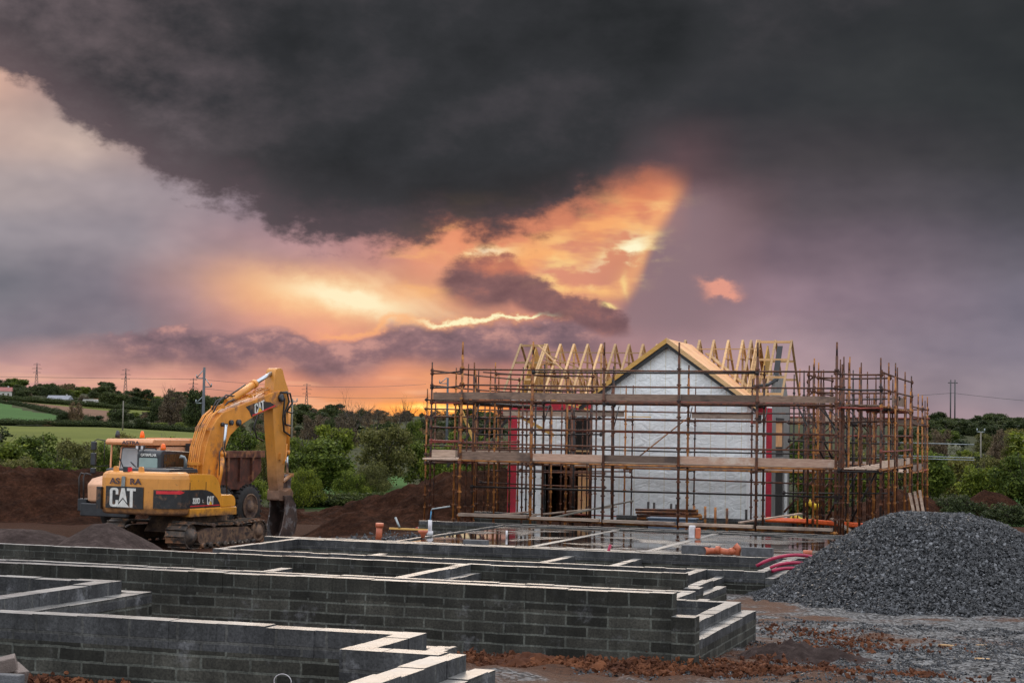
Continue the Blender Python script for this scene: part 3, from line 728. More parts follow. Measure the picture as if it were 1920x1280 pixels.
f2 = thing('foundation_walls', 'second row of grey block foundation walls behind the long tall block wall', 'foundation', (-8, 25, .9))
B2 = .6
leaf(f2, -22, -5.45, 25.52, 25.70, T2, B2)
leaf(f2, -5.63, -5.45, 24.42, 25.52, T2+.001, B2)
leaf(f2, -5.45, -4.53, 24.24, 24.42, T2, B2)
leaf(f2, -4.73, -4.53, 19.3, 24.24, T2+.001, B2)
leaf(f2, -4.53, -4.35, 19.3, 24.60, T2-.13, B2, .11)
leaf(f2, -5.43, -5.27, 24.44, 25.9, T2-.13, B2, .11)
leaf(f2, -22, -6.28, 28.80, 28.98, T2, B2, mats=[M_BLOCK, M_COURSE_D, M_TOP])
leaf(f2, -6.28, -6.02, 28.60, 28.98, T2-.23, B2, .11)
leaf(f2, -10.30, -10.10, 25.71, 28.79, T2+.002, B2)
leaf(f2, -10.08, -9.92, 26.2, 29.5, T2-.14, B2, .11)
leaf(f2, -12.6, -12.4, 25.71, 26.4, T2+.002, B2)
f3 = thing('foundation_walls', 'third row of grey block foundation walls in front of the wet slab', 'foundation', (-12, 37, .8))
B3 = .3
leaf(f3, -18.34, -6.0, 38.98, 39.16, T3, B3)
leaf(f3, -18.34, -18.16, 34.9, 38.97, T3+.001, B3)
leaf(f3, -18.34, -7.2, 34.90, 35.08, T3-.003, B3)
leaf(f3, -7.40, -7.2, 33.35, 35.08, T3+.002, B3)
leaf(f3, -7.2, -6.02, 34.95, 35.13, T3, B3)
leaf(f3, -6.20, -6.0, 35.14, 38.97, T3+.001, B3)
leaf(f3, -6.0, -5.82, 34.9, 39.5, T3-.13, B3, .11)
leaf(f3, -7.0, -6.82, 33.2, 34.9, T3-.13, B3, .11)
leaf(f3, -6.75, -6.55, 30.5, 32.4, T3+.001, B3)
leaf(f3, -6.55, -6.37, 30.4, 32.83, T3-.13, B3, .11)
leaf(f3, -11.32, -11.12, 35.1, 38.95, T3-.14, B3)
leaf(f3, -9.72, -9.52, 35.1, 38.95, T3-.14, B3)
leaf(f3, -14.75, -14.55, 35.09, 35.9, T3-.02, B3)
leaf(f3, -19.4, -6.0, 40.1, 40.28, T3-.06, B3, .11)
f4 = thing('floor_slab', 'rain soaked concrete floor slab with puddles in front of the scaffold', 'slab', (-12.5, 46, .6))
s = MB(); s.box(-16.7, -5.9, 41.6, 50.5, .25, .84); s.build('slab_body', M_BLOCK, f4, True)
s = MB(); s.box(-16.6, -6.0, 41.7, 50.4, .842, .872); s.build('wet_surface', M_SLAB, f4, True)
for a in ((-20.32, -5.88, 41.5, 41.69), (-16.72, -5.88, 50.41, 50.6), (-16.72, -16.61, 41.69, 50.41), (-5.99, -5.8, 41.69, 50.41)):
    leaf(f4, *a, .90, .25, .11, name='rim_wall')
for x in (-13.2, -10.2): s = MB(); s.box(x, x+.2, 41.8, 50.3, .873, .878); s.build('screed_rail', M_TOP, f4, True)
f5 = thing('foundation_walls', 'low block foundation walls of the house plot standing under the scaffold', 'foundation', (-14, 56, .6))
leaf(f5, -20, -6.2, 51.9, 52.08, .86, .2, .11); leaf(f5, -19.6, -17.4, 56.0, 56.18, 1.0, .2, .11); leaf(f5, -16.2, -6.2, 62.2, 62.4, .74, -.2, .11)
leaf(f5, -6.3, -6.1, 52.1, 62.2, .74, .1, .11)
# ================================================================ SCAFFOLDS
def pole(parent, x, y, z0, z1, r=.026, mat=None, rnd=random, lean=.006):
    b = MB(); dx, dy = rnd.uniform(-lean, lean)*(z1-z0), rnd.uniform(-lean, lean)*(z1-z0)
    f = lambda z: (x+dx*(z-z0)/(z1-z0), y+dy*(z-z0)/(z1-z0), z)
    b.tube([f(z0), f(z1-.42)], r, 8); b.tube([f(z1-.42), f(z1)], r*.72, 8)
    z = z0+.35
    while z < z1-.5:                                            # cup joints every half metre
        p = Vector(f(z)); b.tube([p-Vector((0, 0, .02)), p+Vector((0, 0, .03))], r*1.75, 8, caps=True, smooth=False); z += .5
    b.box(x-.07, x+.07, y-.07, y+.07, z0, z0+.012)
    return b.build('standard', mat or rnd.choice([M_RUST, M_RUST, M_RUST2, M_RUST]), parent, True)
def rail(parent, p0, p1, r=.022, mat=None, rnd=random, name='ledger', sag=.0):
    r *= 1.3
    p0 = Vector(p0); p1 = Vector(p1); b = MB(); d = (p1-p0).normalized()
    mid = (p0+p1)/2-Vector((0, 0, rnd.uniform(0, .03)+sag)); b.tube([p0-d*rnd.uniform(.0, .1), mid, p1+d*rnd.uniform(0, .1)], r, 7)
    for p in (p0, p1): b.tube([p-d*.05, p+d*.05], r*1.9, 6, smooth=False); b.box(p.x-.03, p.x+.03, p.y-.03, p.y+.03, p.z-.07, p.z+.07)
    return b.build(name, mat or rnd.choice([M_RUST, M_RUST, M_RUST, M_RUSTD, M_REDTUBE]), parent, True)
def board(parent, x0, x1, y0, y1, z0, z1, mat=None, name='toe_board', rnd=random):
    b = MB(); e = .012
    b.box(x0+e, x1-e, y0, y1, z0+rnd.uniform(-.01, .01), z1+rnd.uniform(-.012, .012))
    return b.build(name, mat or M_BOARD, parent, True, bevel=.004)
def run(parent, rnd, pts_out, nrm, levels, zbase, ztop_out, ztop_in, width=1.25, boards=(), rails_hi=None, deck=(), inner=True, skip=(), pr=.034, oldtop=True, deckn=3, transoms=True):
    """straight run of bays. pts_out: list of (x,y) outer standards; nrm: unit vector to the inner row"""
    nx, ny = nrm; P = [(x, y) for x, y in pts_out]; Q = [(x+nx*width, y+ny*width) for x, y in P]
    for (x, y), zt in zip(P, ztop_out): pole(parent, x, y, zbase(x, y), zt, pr, rnd.choice([M_RUST, M_RUST2]), rnd)
    if inner:
        for (x, y), zt in zip(Q, ztop_in): pole(parent, x, y, zbase(x, y), zt, pr*.85, None, rnd)
    for z in rails_hi or []:
        rail(parent, (*P[0], z), (*P[-1], z), .022, None, rnd)
    for z in levels:
        rail(parent, (*P[0], z-.05), (*P[-1], z-.05), .024, rnd.choice([M_RUST, M_RUST2]), rnd)
        if inner: rail(parent, (*Q[0], z-.05), (*Q[-1], z-.05), .024, None, rnd)
        if transoms and inner:
            for p, q in zip(P, Q): rail(parent, (*p, z-.10), (*q, z-.10), .022, None, rnd, 'transom')
    for i in range(len(P)-1):
        if i in skip: continue
        (x0, y0), (x1, y1) = P[i], P[i+1]
        for z, mat in boards:
            if abs(x1-x0) > abs(y1-y0): board(parent, min(x0, x1), max(x0, x1), y0+.035, y0+.073, z, z+.225, (rnd.choice([M_BOARD, M_BOARD_PINK, M_BOARD_OLD]) if mat is M_BOARD else mat), rnd=rnd)
            else: board(parent, x0+nx*.035-.02, x0+nx*.035+.02, min(y0, y1), max(y0, y1), z, z+.225, mat, rnd=rnd)
        for z in deck:
            m = M_BOARD_OLD if z > 4 else M_BOARD; b = MB()
            for k in range(deckn):
                o = .12+k*.34
                if abs(x1-x0) > abs(y1-y0):
                    ya, yb = sorted((y0+ny*o, y0+ny*(o+.3))); b.box(min(x0, x1)+.01, max(x0, x1)-.01, ya, yb, z-.045+.004*k, z-.006+.004*k)
                else:
                    xa, xb = sorted((x0+nx*o, x0+nx*(o+.3))); b.box(xa, xb, min(y0, y1)+.01, max(y0, y1)-.01, z-.045+.004*k, z-.006+.004*k)
            b.build('deck_boards', m, parent, True)
def brackets(parent, rnd, P, z, n):
    for x, y in P:
        b = MB(); b.tube([(x, y, z-.75), (x+n[0]*.6, y+n[1]*.6, z-.08)], .02, 6); b.build('bracket', M_RUSTD, parent, True)

rs = random.Random(11)
zb = lambda x, y: gz(x, y)+.0
sA = thing('scaffold', 'large rusty tube scaffold with plank decks standing behind the wet slab', 'scaffold', (-13, 55, .5))
xs = [-19.05, -16.63, -14.25, -11.83, -9.41, -7.0]
hi = [5.72, 5.22, 3.82, 3.34]
run(sA, rs, [(x, 53.0) for x in xs], (0, 1), [4.75, 2.83], zb, [6.62, 6.62, 6.6, 6.6, 6.6, 6.62], [6.0, 5.95, 5.9, 5.95, 5.95, 6.0], boards=[(4.76, M_BOARD_OLD), (2.84, M_BOARD)], rails_hi=hi, deck=(4.75, 2.83), pr=.042)
rail(sA, (-19.05, 53, 1.0), (-7.0, 53, .86), .026, M_RUST2, rs); 
rail(sA, (-19.05, 54.25, 1.9), (-7.0, 54.25, 1.9), .024, None, rs); rail(sA, (-16.6, 53, 5.64), (-9.41, 53, 5.66), .022, M_RUSTD, rs)
for i in range(5): board(sA, xs[i]+.05, xs[i+1]-.05, 52.75, 52.97, 1.0-.02*i, 1.09-.02*i, M_BOARD, 'sole_board', rs)
# returns down both sides
yl = [54.3, 56.6, 59.0, 61.4, 63.8]
run(sA, rs, [(-20.55, y) for y in yl], (1, 0), [4.75, 2.83], zb, [6.0, 5.9, 5.9, 5.85, 5.8], [5.95, 5.9, 5.8, 5.8, 5.7], rails_hi=hi, boards=[(2.84, M_BOARD)], deck=(2.83, 4.75))
rail(sA, (-20.55, 54.3, 5.62), (-19.05, 53.0, 5.66), .022, None, rs); rail(sA, (-20.55, 54.3, 5.15), (-19.05, 53.2, 5.2), .022, None, rs)
rail(sA, (-20.55, 54.3, 3.4), (-19.05, 53.2, 3.4), .022, None, rs); rail(sA, (-20.55, 54.3, 3.85), (-19.05, 53.2, 3.85), .022, None, rs)
board(sA, -20.5, -19.25, 54.25, 54.29, 4.76, 4.98, M_BOARD_OLD, rnd=rs); board(sA, -20.5, -19.65, 54.25, 54.29, 2.84, 3.08, M_BOARD, rnd=rs)
board(sA, -20.5, -19.1, 53.4, 54.2, 2.78, 2.82, M_BOARD, 'deck_boards', rs)
yr = [53.0, 55.3, 57.8, 60.4, 63.0]
run(sA, rs, [(-5.66, y) for y in yr], (-1, 0), [4.75, 2.83], zb, [6.15, 6.1, 6.05, 6.0, 5.95], [6.1, 6.1, 6.05, 6.0, 5.95], rails_hi=hi, boards=[(2.84, M_BOARD)], deck=(4.75, 2.83), skip=())
rail(sA, (-7.0, 53.0, 5.66), (-5.66, 53.0, 5.64), .022, None, rs); rail(sA, (-7.0, 53.0, 5.2), (-5.66, 53.0, 5.18), .022, None, rs)
board(sA, -5.72, -5.68, 56.6, 60.6, 4.8, 5.1, M_BOARD_OLD, 'deck_boards', rs)
for x in (-8.2,): 
    run(sA, rs, [(x, y) for y in (55.4, 58.2, 61)], (1, 0), [4.75], zb, [6.0, 5.95, 5.9], [0, 0, 0], inner=False, rails_hi=[5.7, 5.2], transoms=False)
# extra standards doubled up near the corners
for x, y, zt in ((-7.75, 53.6, 6.15), (-7.9, 55.5, 6.1), (-8.05, 55.5, 6.05), (-6.82, 53.5, 6.2), (-6.7, 53.5, 6.2), (-6.55, 55.3, 6.1), (-5.5, 55.5, 6.1), (-8.9, 60, 6.0), (-8.0, 57.6, 5.95), (-18.3, 54.3, 6.0), (-17.75, 55.6, 5.9), (-16.2, 55.5, 5.95), (-15.3, 55.4, 5.9), (-15.55, 56.8, 5.8), (-19.4, 55.4, 5.8), (-20.0, 57.2, 5.7)):
    pole(sA, x, y, zb(x, y), zt, .03, rs.choice([M_RUST, M_RUST2]), rs)
for _ in range(16):
    x, y = rs.uniform(-9.2, -5.9), rs.uniform(56, 63); pole(sA, x, y, zb(x, y), rs.choice([4.6, 5.3, 5.8, 6.0]), rs.uniform(.024, .032), rs.choice([M_RUST, M_RUST2, M_RUSTD]), rs)
for _ in range(9):
    x, y = rs.uniform(-20.2, -15.5), rs.uniform(55.5, 59.5); pole(sA, x, y, zb(x, y), rs.choice([4.6, 5.3, 5.8]), rs.uniform(.024, .032), rs.choice([M_RUST, M_RUST2, M_RUSTD]), rs)
for z in (1.9, 2.3, 3.1, 3.6, 4.2, 5.0):
    y = rs.uniform(56, 62); rail(sA, (-9.2, y, z), (-5.7, y+rs.uniform(-1, 1), z+rs.uniform(-.1, .1)), .02, rs.choice([M_RUST, M_RUSTD]), rs); y = rs.uniform(56, 60); rail(sA, (-20.4, y, z), (-16, y+rs.uniform(-1, 1), z+rs.uniform(-.1, .1)), .02, rs.choice([M_RUST, M_RUSTD]), rs)
for z in (5.62, 5.15): rail(sA, (-18.3, 54.3, z), (-15.3, 55.4, z-.02), .022, M_RUST, rs); rail(sA, (-7.9, 55.5, z), (-5.66, 55.4, z), .022, M_RUST, rs); rail(sA, (-7.75, 53.6, z), (-8.9, 60, z), .022, M_RUST, rs)
for x, y in ((-7.9, 57), (-7.9, 59), (-7.2, 58)):
    b = MB(); b.tube([(x, y, 3.0), (x-.9, y+.2, 4.7)], .03, 6); b.tube([(x, y, .9), (x+.9, y+.2, 2.75)], .035, 6); b.build('bracket', M_RUSTD, sA, True)
# rear row of the same scaffold
xr = [-20.5, -18.1, -15.7, -13.3, -10.9, -8.5, -5.7]
run(sA, rs, [(x, 62.6) for x in xr[:2]+xr[-2:]], (0, -1), [2.83], zb, [5.4]*4, [5.2]*4, inner=True, rails_hi=[3.8], skip=(1,), transoms=False)
brackets(sA, rs, [(x, 54.25) for x in xs], 4.7, (0, 1)); brackets(sA, rs, [(-6.9, y) for y in yr], 4.7, (-1, 0))
b = MB(); b.tube([(-19.0, 55, 5.7), (-16.4, 56.4, 5.58)], .022, 6); b.tube([(-18.5, 54.3, 5.15), (-16.2, 56.6, 5.1)], .022, 6); b.build('loose_tubes', M_RUSTD, sA, True)
# loose planks and tubes lying on the lower lift
for k, (x0, y0, x1, y1, z) in enumerate([(-18.6, 54.6, -14.2, 54.2, 2.86), (-9.0, 54.5, -7.2, 55.8, 2.88), (-18.9, 55.6, -17, 54.7, 2.9)]):
    b = MB(); b.beam((x0, y0, z), (x1, y1, z+.02), .22, .04); b.build('loose_plank', M_BOARD, sA, True)

sB = thing('scaffold', 'scaffold wrapped close around the foil clad timber house, one lift shorter', 'scaffold', (-15, 65, .3))
hb = [4.95, 4.58, 3.1, 2.75]
x2 = [-18.8, -16.45, -14.0, -11.6, -9.3]
run(sB, rs, [(x, 64.3) for x in x2], (0, 1), [4.33, 2.47], zb, [5.85, 5.55, 6.1, 5.85, 5.9], [5.5, 5.6, 5.5, 5.6, 5.5], width=1.1, rails_hi=hb, boards=[(2.48, M_BOARD)], deck=(2.47,), deckn=2)
board(sB, -18.8, -16.5, 64.33, 64.37, 4.36, 4.58, M_BOARD, rnd=rs); board(sB, -13.9, -11.55, 64.33, 64.37, 4.34, 4.56, M_BOARD, rnd=rs)
board(sB, -22, -18.9, 66.2, 66.24, 4.36, 4.58, M_BOARD, rnd=rs); board(sB, -16.4, -15.5, 64.4, 64.6, 4.36, 4.4, M_TIMBER_Y, 'deck_boards', rs)
run(sB, rs, [(x, 66.0) for x in (-25.2, -23.0, -20.9, -18.9)], (0, 1), [4.33, 2.47], zb, [5.4, 5.6, 5.6, 5.5], [5.3]*4, width=1.0, rails_hi=hb, boards=[(2.48, M_BOARD)], deck=(2.47,), deckn=2)
b = MB(); b.tube([(-14.1, 64.25, 4.3), (-16.4, 64.25, 2.45)], .024, 7); b.build('diagonal_brace', M_RUST2, sB, True)
rail(sB, (-18.8, 64.3, 2.1), (-9.3, 64.3, 2.0), .024, M_RUST, rs); rail(sB, (-20.5, 64.0, 2.25), (-16.2, 64.2, 2.3), .022, M_RUST, rs)
rail(sB, (-18.8, 64.3, .62), (-9.3, 64.3, .5), .022, M_REDTUBE, rs)
run(sB, rs, [(-9.3+.0, y) for y in (66.6, 69, 71.4, 73.8)], (1, 0), [4.33, 2.47], zb, [5.6]*4, [5.5]*4, width=1.2, rails_hi=hb, deck=(4.33, 2.47), boards=[(4.34, M_BOARD)])
run(sB, rs, [(x, 75.2) for x in (-25, -22.6, -20.2, -17.8, -15.4, -13, -10.6, -8.3, -6.1)], (0, -1), [4.33, 2.47], zb, [5.5, 5.6, 5.5, 5.7, 5.5, 5.6, 5.5, 5.6, 5.5], [5.3]*9, width=1.2, rails_hi=hb[:2], boards=[(4.34, M_BOARD), (2.48, M_BOARD)], transoms=False)
run(sB, rs, [(-6.1, y) for y in (68, 70.4, 72.8)], (-1, 0), [4.33, 2.47], zb, [5.5]*3, [5.4]*3, width=1.1, rails_hi=hb[:2], boards=[(2.48, M_BOARD)], deck=(2.47,), transoms=False)
for y in (68.6, 69.8, 71.0, 72.2):
    b = MB(); b.beam((-25.2, y, 2.2), (-23.8, y, 4.25), .03, .1); b.build('bracket', M_RUSTD, sB, True)
for x in (-10.9, -10.2, -9.6):
    b = MB(); b.tube([(x, 67.6, 3.2), (x+1.0, 68.6, 4.2)], .03, 6); b.tube([(x, 67.6, .8), (x+1.2, 68.6, 2.3)], .04, 6); b.build('bracket', M_RUST, sB, True)
for z in (3.55, 3.0, 2.9):
    b = MB(); b.tube([(-8.3, 75.3, z), (-4.2, 75.3, z-.03)], .025, 6); b.build('loose_tubes', M_GALV, sB, True)
# propped and leaning bits of the house scaffold
for (p, q) in (((-22.8, 66, 2.6), (-24.0, 66.4, 4.9)), ((-21.6, 66.5, 4.45), (-19.9, 66.4, 3.6))):
    b = MB(); b.beam(p, q, .05, .12); b.build('loose_plank', M_TIMBER_Y, sB, True)
# ================================================================ TIMBER HOUSE
H = thing('timber_frame_house', 'half built timber frame house in silver foil wrap with bare roof trusses', 'house', (-16, 69, .3))
def wall_y(x0, x1, y, z0, z1, th, mat, name, holes=()):
    """wall facing -Y with rectangular holes (x0,x1,z0,z1)"""
    b = MB(); xs = sorted({x0, x1, *[h[0] for h in holes], *[h[1] for h in holes]})
    for a, c in zip(xs, xs[1:]):
        cuts = sorted([(h[2], h[3]) for h in holes if h[0] <= a+1e-6 and h[1] >= c-1e-6]); z = z0
        for q in cuts+[(z1, z1)]:
            if q[0] > z: b.box(a, c, y, y+th, z, q[0])
            z = q[1]
    return b.build(name, mat, H, True)
EZ = 5.02; BZ = .2; XA, XB = -18.25, -12.1; AX = -15.2; YW = 66.0
# gable wing
b = MB(); poly = [(XA, BZ), (XB, BZ), (XB, EZ), (AX, 7.28), (XA, EZ)]
b.prism(poly, YW, YW+.14, lambda a, c, w: (a, w, c)); b.build('gable_wall', M_WRAP, H, True)
b = MB(); b.box(XA, XA+.14, YW+.14, 68, BZ, EZ); b.build('wing_side_wall', M_WRAP, H, True)
b = MB(); b.box(XB-.14, XB, YW+.14, 68, BZ, EZ); b.build('wing_side_wall', M_WRAP, H, True)
def slope(sx, name):
    """roof slope of the wing: sx=-1 left, +1 right"""
    ex = AX+sx*3.45; ez = 7.42-3.45*.722
    b = MB(); q = [(AX, YW-.3, 7.42), (ex, YW-.3, ez), (ex, 67.9, ez), (AX, 70.25, 7.42)]
    v = q+[(x, y, z-.03) for x, y, z in q]
    b.add(v, [(0, 1, 2, 3), (7, 6, 5, 4), (0, 4, 5, 1), (1, 5, 6, 2), (2, 6, 7, 3), (3, 7, 4, 0)]); return b.build(name, M_OSB, H, True)
slope(-1, 'roof_sheathing'); slope(1, 'roof_sheathing')
for sx in (-1, 1):
    ex = AX+sx*3.5; ez = 7.42-3.5*.722
    b = MB(); b.beam((AX, YW-.33, 7.36), (ex, YW-.33, ez-.06), .04, .17, (0, -1, 0)) if 0 else None
    n = Vector((sx*.722, 0, 1)).normalized()
    b = MB(); P = [(AX, 7.45), (ex, ez+.03), (ex, ez-.15), (AX, 7.25)]
    b.prism(P, YW-.36, YW-.31, lambda a, c, w: (a, w, c)); b.build('barge_board', M_TIMBER_Y if sx < 0 else M_TIMBER, H, True)
    b = MB(); P = [(AX, 7.24), (ex, ez-.16), (ex, ez-.29), (AX, 7.10)]
    b.prism(P, YW-.30, YW-.005, lambda a, c, w: (a, w, c)); b.build('soffit_strip', M_BLACK, H, True)
# upstand batten along the valley, right slope, lying on the sheathing
b = MB(); b.beam((AX+.7, 70.0, 7.05), (AX+3.4, 68.0, 5.12), .22, .05); b.build('valley_board', M_TIMBER, H, True)
b = MB(); b.beam((AX-.7, 70.0, 7.05), (AX-3.4, 68.0, 5.12), .22, .05); b.build('valley_board', M_TIMBER, H, True)
# main range
X0, X1, Y0, Y1 = -22.3, -11.5, 68.0, 72.6
wall_y(X0, XA, Y0, BZ, EZ, .14, M_WRAP, 'front_wall', [(-19.75, -18.6, 2.75, 4.25), (-20.75, -18.45, BZ, 2.4)])
wall_y(XB, X1, Y0, BZ, EZ, .14, M_WRAP, 'front_wall')
wall_y(X0, X1, Y1-.14, BZ, EZ, .14, M_BLACK, 'rear_wall', [(-19.9, -18.5, 2.75, 4.25), (-20.2, -19, .3, 2.3)])
b = MB(); b.box(X0, X0+.14, Y0+.14, Y1-.14, BZ, EZ); b.build('side_wall', M_GREYBOARD, H, True)
b = MB()
for y0, y1, z0, z1 in ((68.14, 69.1, BZ, EZ), (69.1, 71.0, BZ, .35), (69.1, 71, 2.3, 2.9), (69.1, 71.0, 4.45, EZ), (71.0, 72.46, BZ, EZ)): b.box(X1-.14, X1, y0, y1, z0, z1)
b.build('side_wall', M_GREYBOARD, H, True)
b = MB(); b.box(X1-.12, X1-.06, 69.1, 71, 3.3, 4.3); b.build('window_board', M_OSB, H, True)
b = MB(); b.box(X1-.1, X1-.05, 69.1, 71, 2.9, 3.3); b.build('window_membrane', M_BLACK, H, True); b = MB(); b.box(X1-.1, X1+.02, 69.1, 71, 4.3, 4.46); b.build('window_membrane', M_BLACK, H, True)
b = MB(); b.box(X1-.09, X1-.04, 69.1, 71, .35, 2.3); b.build('door_membrane', M_BLACK, H, True)
for z0, z1, mt in ((.3, 4.9, M_WRAP),):
    b = MB(); b.box(X1+.001, X1+.03, 71.3, 71.9, .3, 2.2); b.build('wrap_strip', M_WRAP, H, True)
# red membrane edging
b = MB(); b.box(X0-.03, X0+.34, Y0-.03, Y0-.004, BZ, EZ-.15); b.build('red_edging', M_RED, H, True)
b = MB(); b.box(X1-.19, X1+.03, Y0-.03, Y0-.004, BZ, EZ-.2); b.build('red_edging', M_RED, H, True)
b = MB(); b.box(X0+.34, XA-.004, Y0-.034, Y0-.006, EZ-.48, EZ-.12); b.build('red_edging', M_RED, H, True)
b = MB(); b.box(XB+.004, X1-.19, Y0-.034, Y0-.006, EZ-.45, EZ-.1); b.build('red_edging', M_RED, H, True)
b = MB(); b.box(XB+.004, X1-.4, Y0-.036, Y0-.008, EZ-.8, EZ-.47); b.build('black_lintel', M_BLACK, H, True)
def opening(x0, x1, z0, z1, y, cat):
    b = MB()
    for a in ((x0-.09, x0, z0, z1), (x1, x1+.09, z0, z1), (x0-.09, x1+.09, z1, z1+.12)): b.box(a[0], a[1], y-.025, y+.1, a[2], a[3])
    if cat == 'window_frame': b.box(x0-.09, x1+.09, y-.03, y+.1, z0-.25, z0)
    b.build(cat, M_BLACK, H, True)
opening(-19.75, -18.6, 2.75, 4.25, Y0, 'window_frame'); opening(-20.75, -18.45, BZ, 2.4, Y0, 'door_frame')
b = MB(); b.box(-19.75, -18.6, Y0+.02, Y0+.1, 2.95, 3.02); b.beam((-18.75, Y0+.05, 3.0), (-18.35, Y0+.05, 3.7), .04, .1); b.build('window_rail', M_TIMBER, H, True)
b = MB(); b.box(-19.4, -18.75, Y0+.25, Y0+.28, .45, 2.2); b.build('door_board', M_OSB, H, True)
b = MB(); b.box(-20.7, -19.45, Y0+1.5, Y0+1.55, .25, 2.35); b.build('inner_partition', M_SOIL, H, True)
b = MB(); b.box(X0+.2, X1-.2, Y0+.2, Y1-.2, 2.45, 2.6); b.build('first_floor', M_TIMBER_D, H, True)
b = MB(); b.box(X0, X1, Y0, Y1, .0, BZ); b.box(XA, XB, YW, Y0, .0, BZ); b.build('base_plinth', M_BLOCK, H, True)
# roof trusses
RZ, RY = 7.44, 70.3
def truss(x, dz=0., y0=67.75, y1=72.85, ladder=False):
    b = MB(); t = .042; z0 = EZ+.02; r = RZ+dz
    for ye in (y0, y1):
        b.beam((x, RY, r), (x, ye, z0), t, .09, (1, 0, 0))
    if not ladder:
        b.beam((x, Y0, z0+.05), (x, Y1, z0+.05), t, .1, (1, 0, 0))
        b.beam((x+.001, RY, r-.1), (x+.001, RY, z0+.1), .04, .08, (1, 0, 0))
        for s in (-1, 1):
            b.beam((x+.044, RY+s*1.05, z0+.1), (x+.044, RY+s*1.35, r-1.35*.96), .038, .08, (1, 0, 0))
            b.beam((x-.044, RY+s*.02, z0+.1), (x-.044, RY+s*1.3, r-1.3*.96), .038, .08, (1, 0, 0))
        b.beam((x+.03, RY-.8, r-.78), (x+.03, RY+.8, r-.78), .04, .1, (1, 0, 0))
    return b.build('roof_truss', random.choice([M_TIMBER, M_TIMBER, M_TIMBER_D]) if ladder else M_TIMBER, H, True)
xt = -21.45
while xt < -12.2:
    truss(xt, .17 if xt > -15.6 else 0.); xt += .597
truss(-12.75, .17); truss(-12.45, .17)
for xa, xb, dz in ((-22.6, -21.5, 0.), (-12.4, -11.1, .17)):
    for x in (xa, xa*.5+xb*.5, xb-.02 if xa < -20 else xb): truss(x, dz, ladder=True)
    r = RZ+dz
    for s in (-1, 1):
        for k in (.03, .32, .62, .9):
            yy = RY+s*2.5*k; b = MB(); b.beam((xa+.03, yy, r-2.42*k-.05*(k > .1)), (xb-.03, yy, r-2.42*k-.05*(k > .1)), .045, .09); b.build('ladder_rung', M_TIMBER, H, True)
# gable panels at both ends
b = MB(); b.prism([(67.9, EZ), (72.7, EZ), (RY, RZ-.15)], -21.95, -21.9, lambda a, c, w: (w, a, c)); b.build('gable_panel', M_TIMBER_Y, H, True)
b = MB(); b.prism([(68.0, EZ), (72.6, EZ), (71.5, 6.2), (69.1, 6.2)], -11.62, -11.55, lambda a, c, w: (w, a, c)); b.build('gable_panel', M_GREYBOARD, H, True)
b = MB(); b.prism([(69.15, 6.21), (71.45, 6.21), (RY, RZ-.05)], -12.1, -12.04, lambda a, c, w: (w, a, c)); b.build('gable_panel', M_TIMBER_Y, H, True)
b = MB(); b.beam((-11.5, 69.9, 7.35), (-11.52, 68.9, 5.9), .03, .22, (1, 0, 0)); b.tube([(-11.45, 69.0, 6.0), (-11.7, 68.4, 5.75), (-12.3, 68.2, 5.65)], .07, 8); b.build('membrane_roll', M_BLACK, H, True)
b = MB(); b.beam((-21.4, RY-.32, 7.08), (-15.9, RY-.32, 7.05), .04, .11, (0, 1, 0)); b.build('ridge_brace', M_TIMBER, H, True)
b = MB(); b.beam((-15.6, RY-.34, 7.22), (-12.3, RY-.34, 7.24), .04, .12, (0, 1, 0)); b.build('ridge_brace', M_TIMBER, H, True)
for x0, z0, x1, z1, y in ((-21.4, 6.35, -16.2, 6.35, 69.2), (-21.4, 5.55, -18, 5.55, 68.4), (-15.6, 6.3, -12.2, 6.3, 71.5), (-21.3, 7.3, -19.0, 5.1, 68.6), (-19.5, 5.1, -17.3, 6.7, 70.6), (-14.6, 6.9, -12.4, 5.3, 71.2), (-21.3, 7.0, -17.2, 5.3, 69.6), (-21.3, 6.8, -18.0, 5.2, 69.3), (-21.3, 5.95, -18.2, 5.95, 69.0), (-18.5, 5.9, -16.6, 5.4, 71), (-20, 5.6, -17.0, 5.55, 68.8)):
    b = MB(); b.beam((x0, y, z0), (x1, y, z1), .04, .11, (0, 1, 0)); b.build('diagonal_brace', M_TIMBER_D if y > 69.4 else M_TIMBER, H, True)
b = MB(); b.beam((-20.9, 67.6, 5.15), (-18.0, 67.6, 4.45), .05, .12, (0, 1, 0)); b.build('loose_plank', M_TIMBER_Y, H, True)
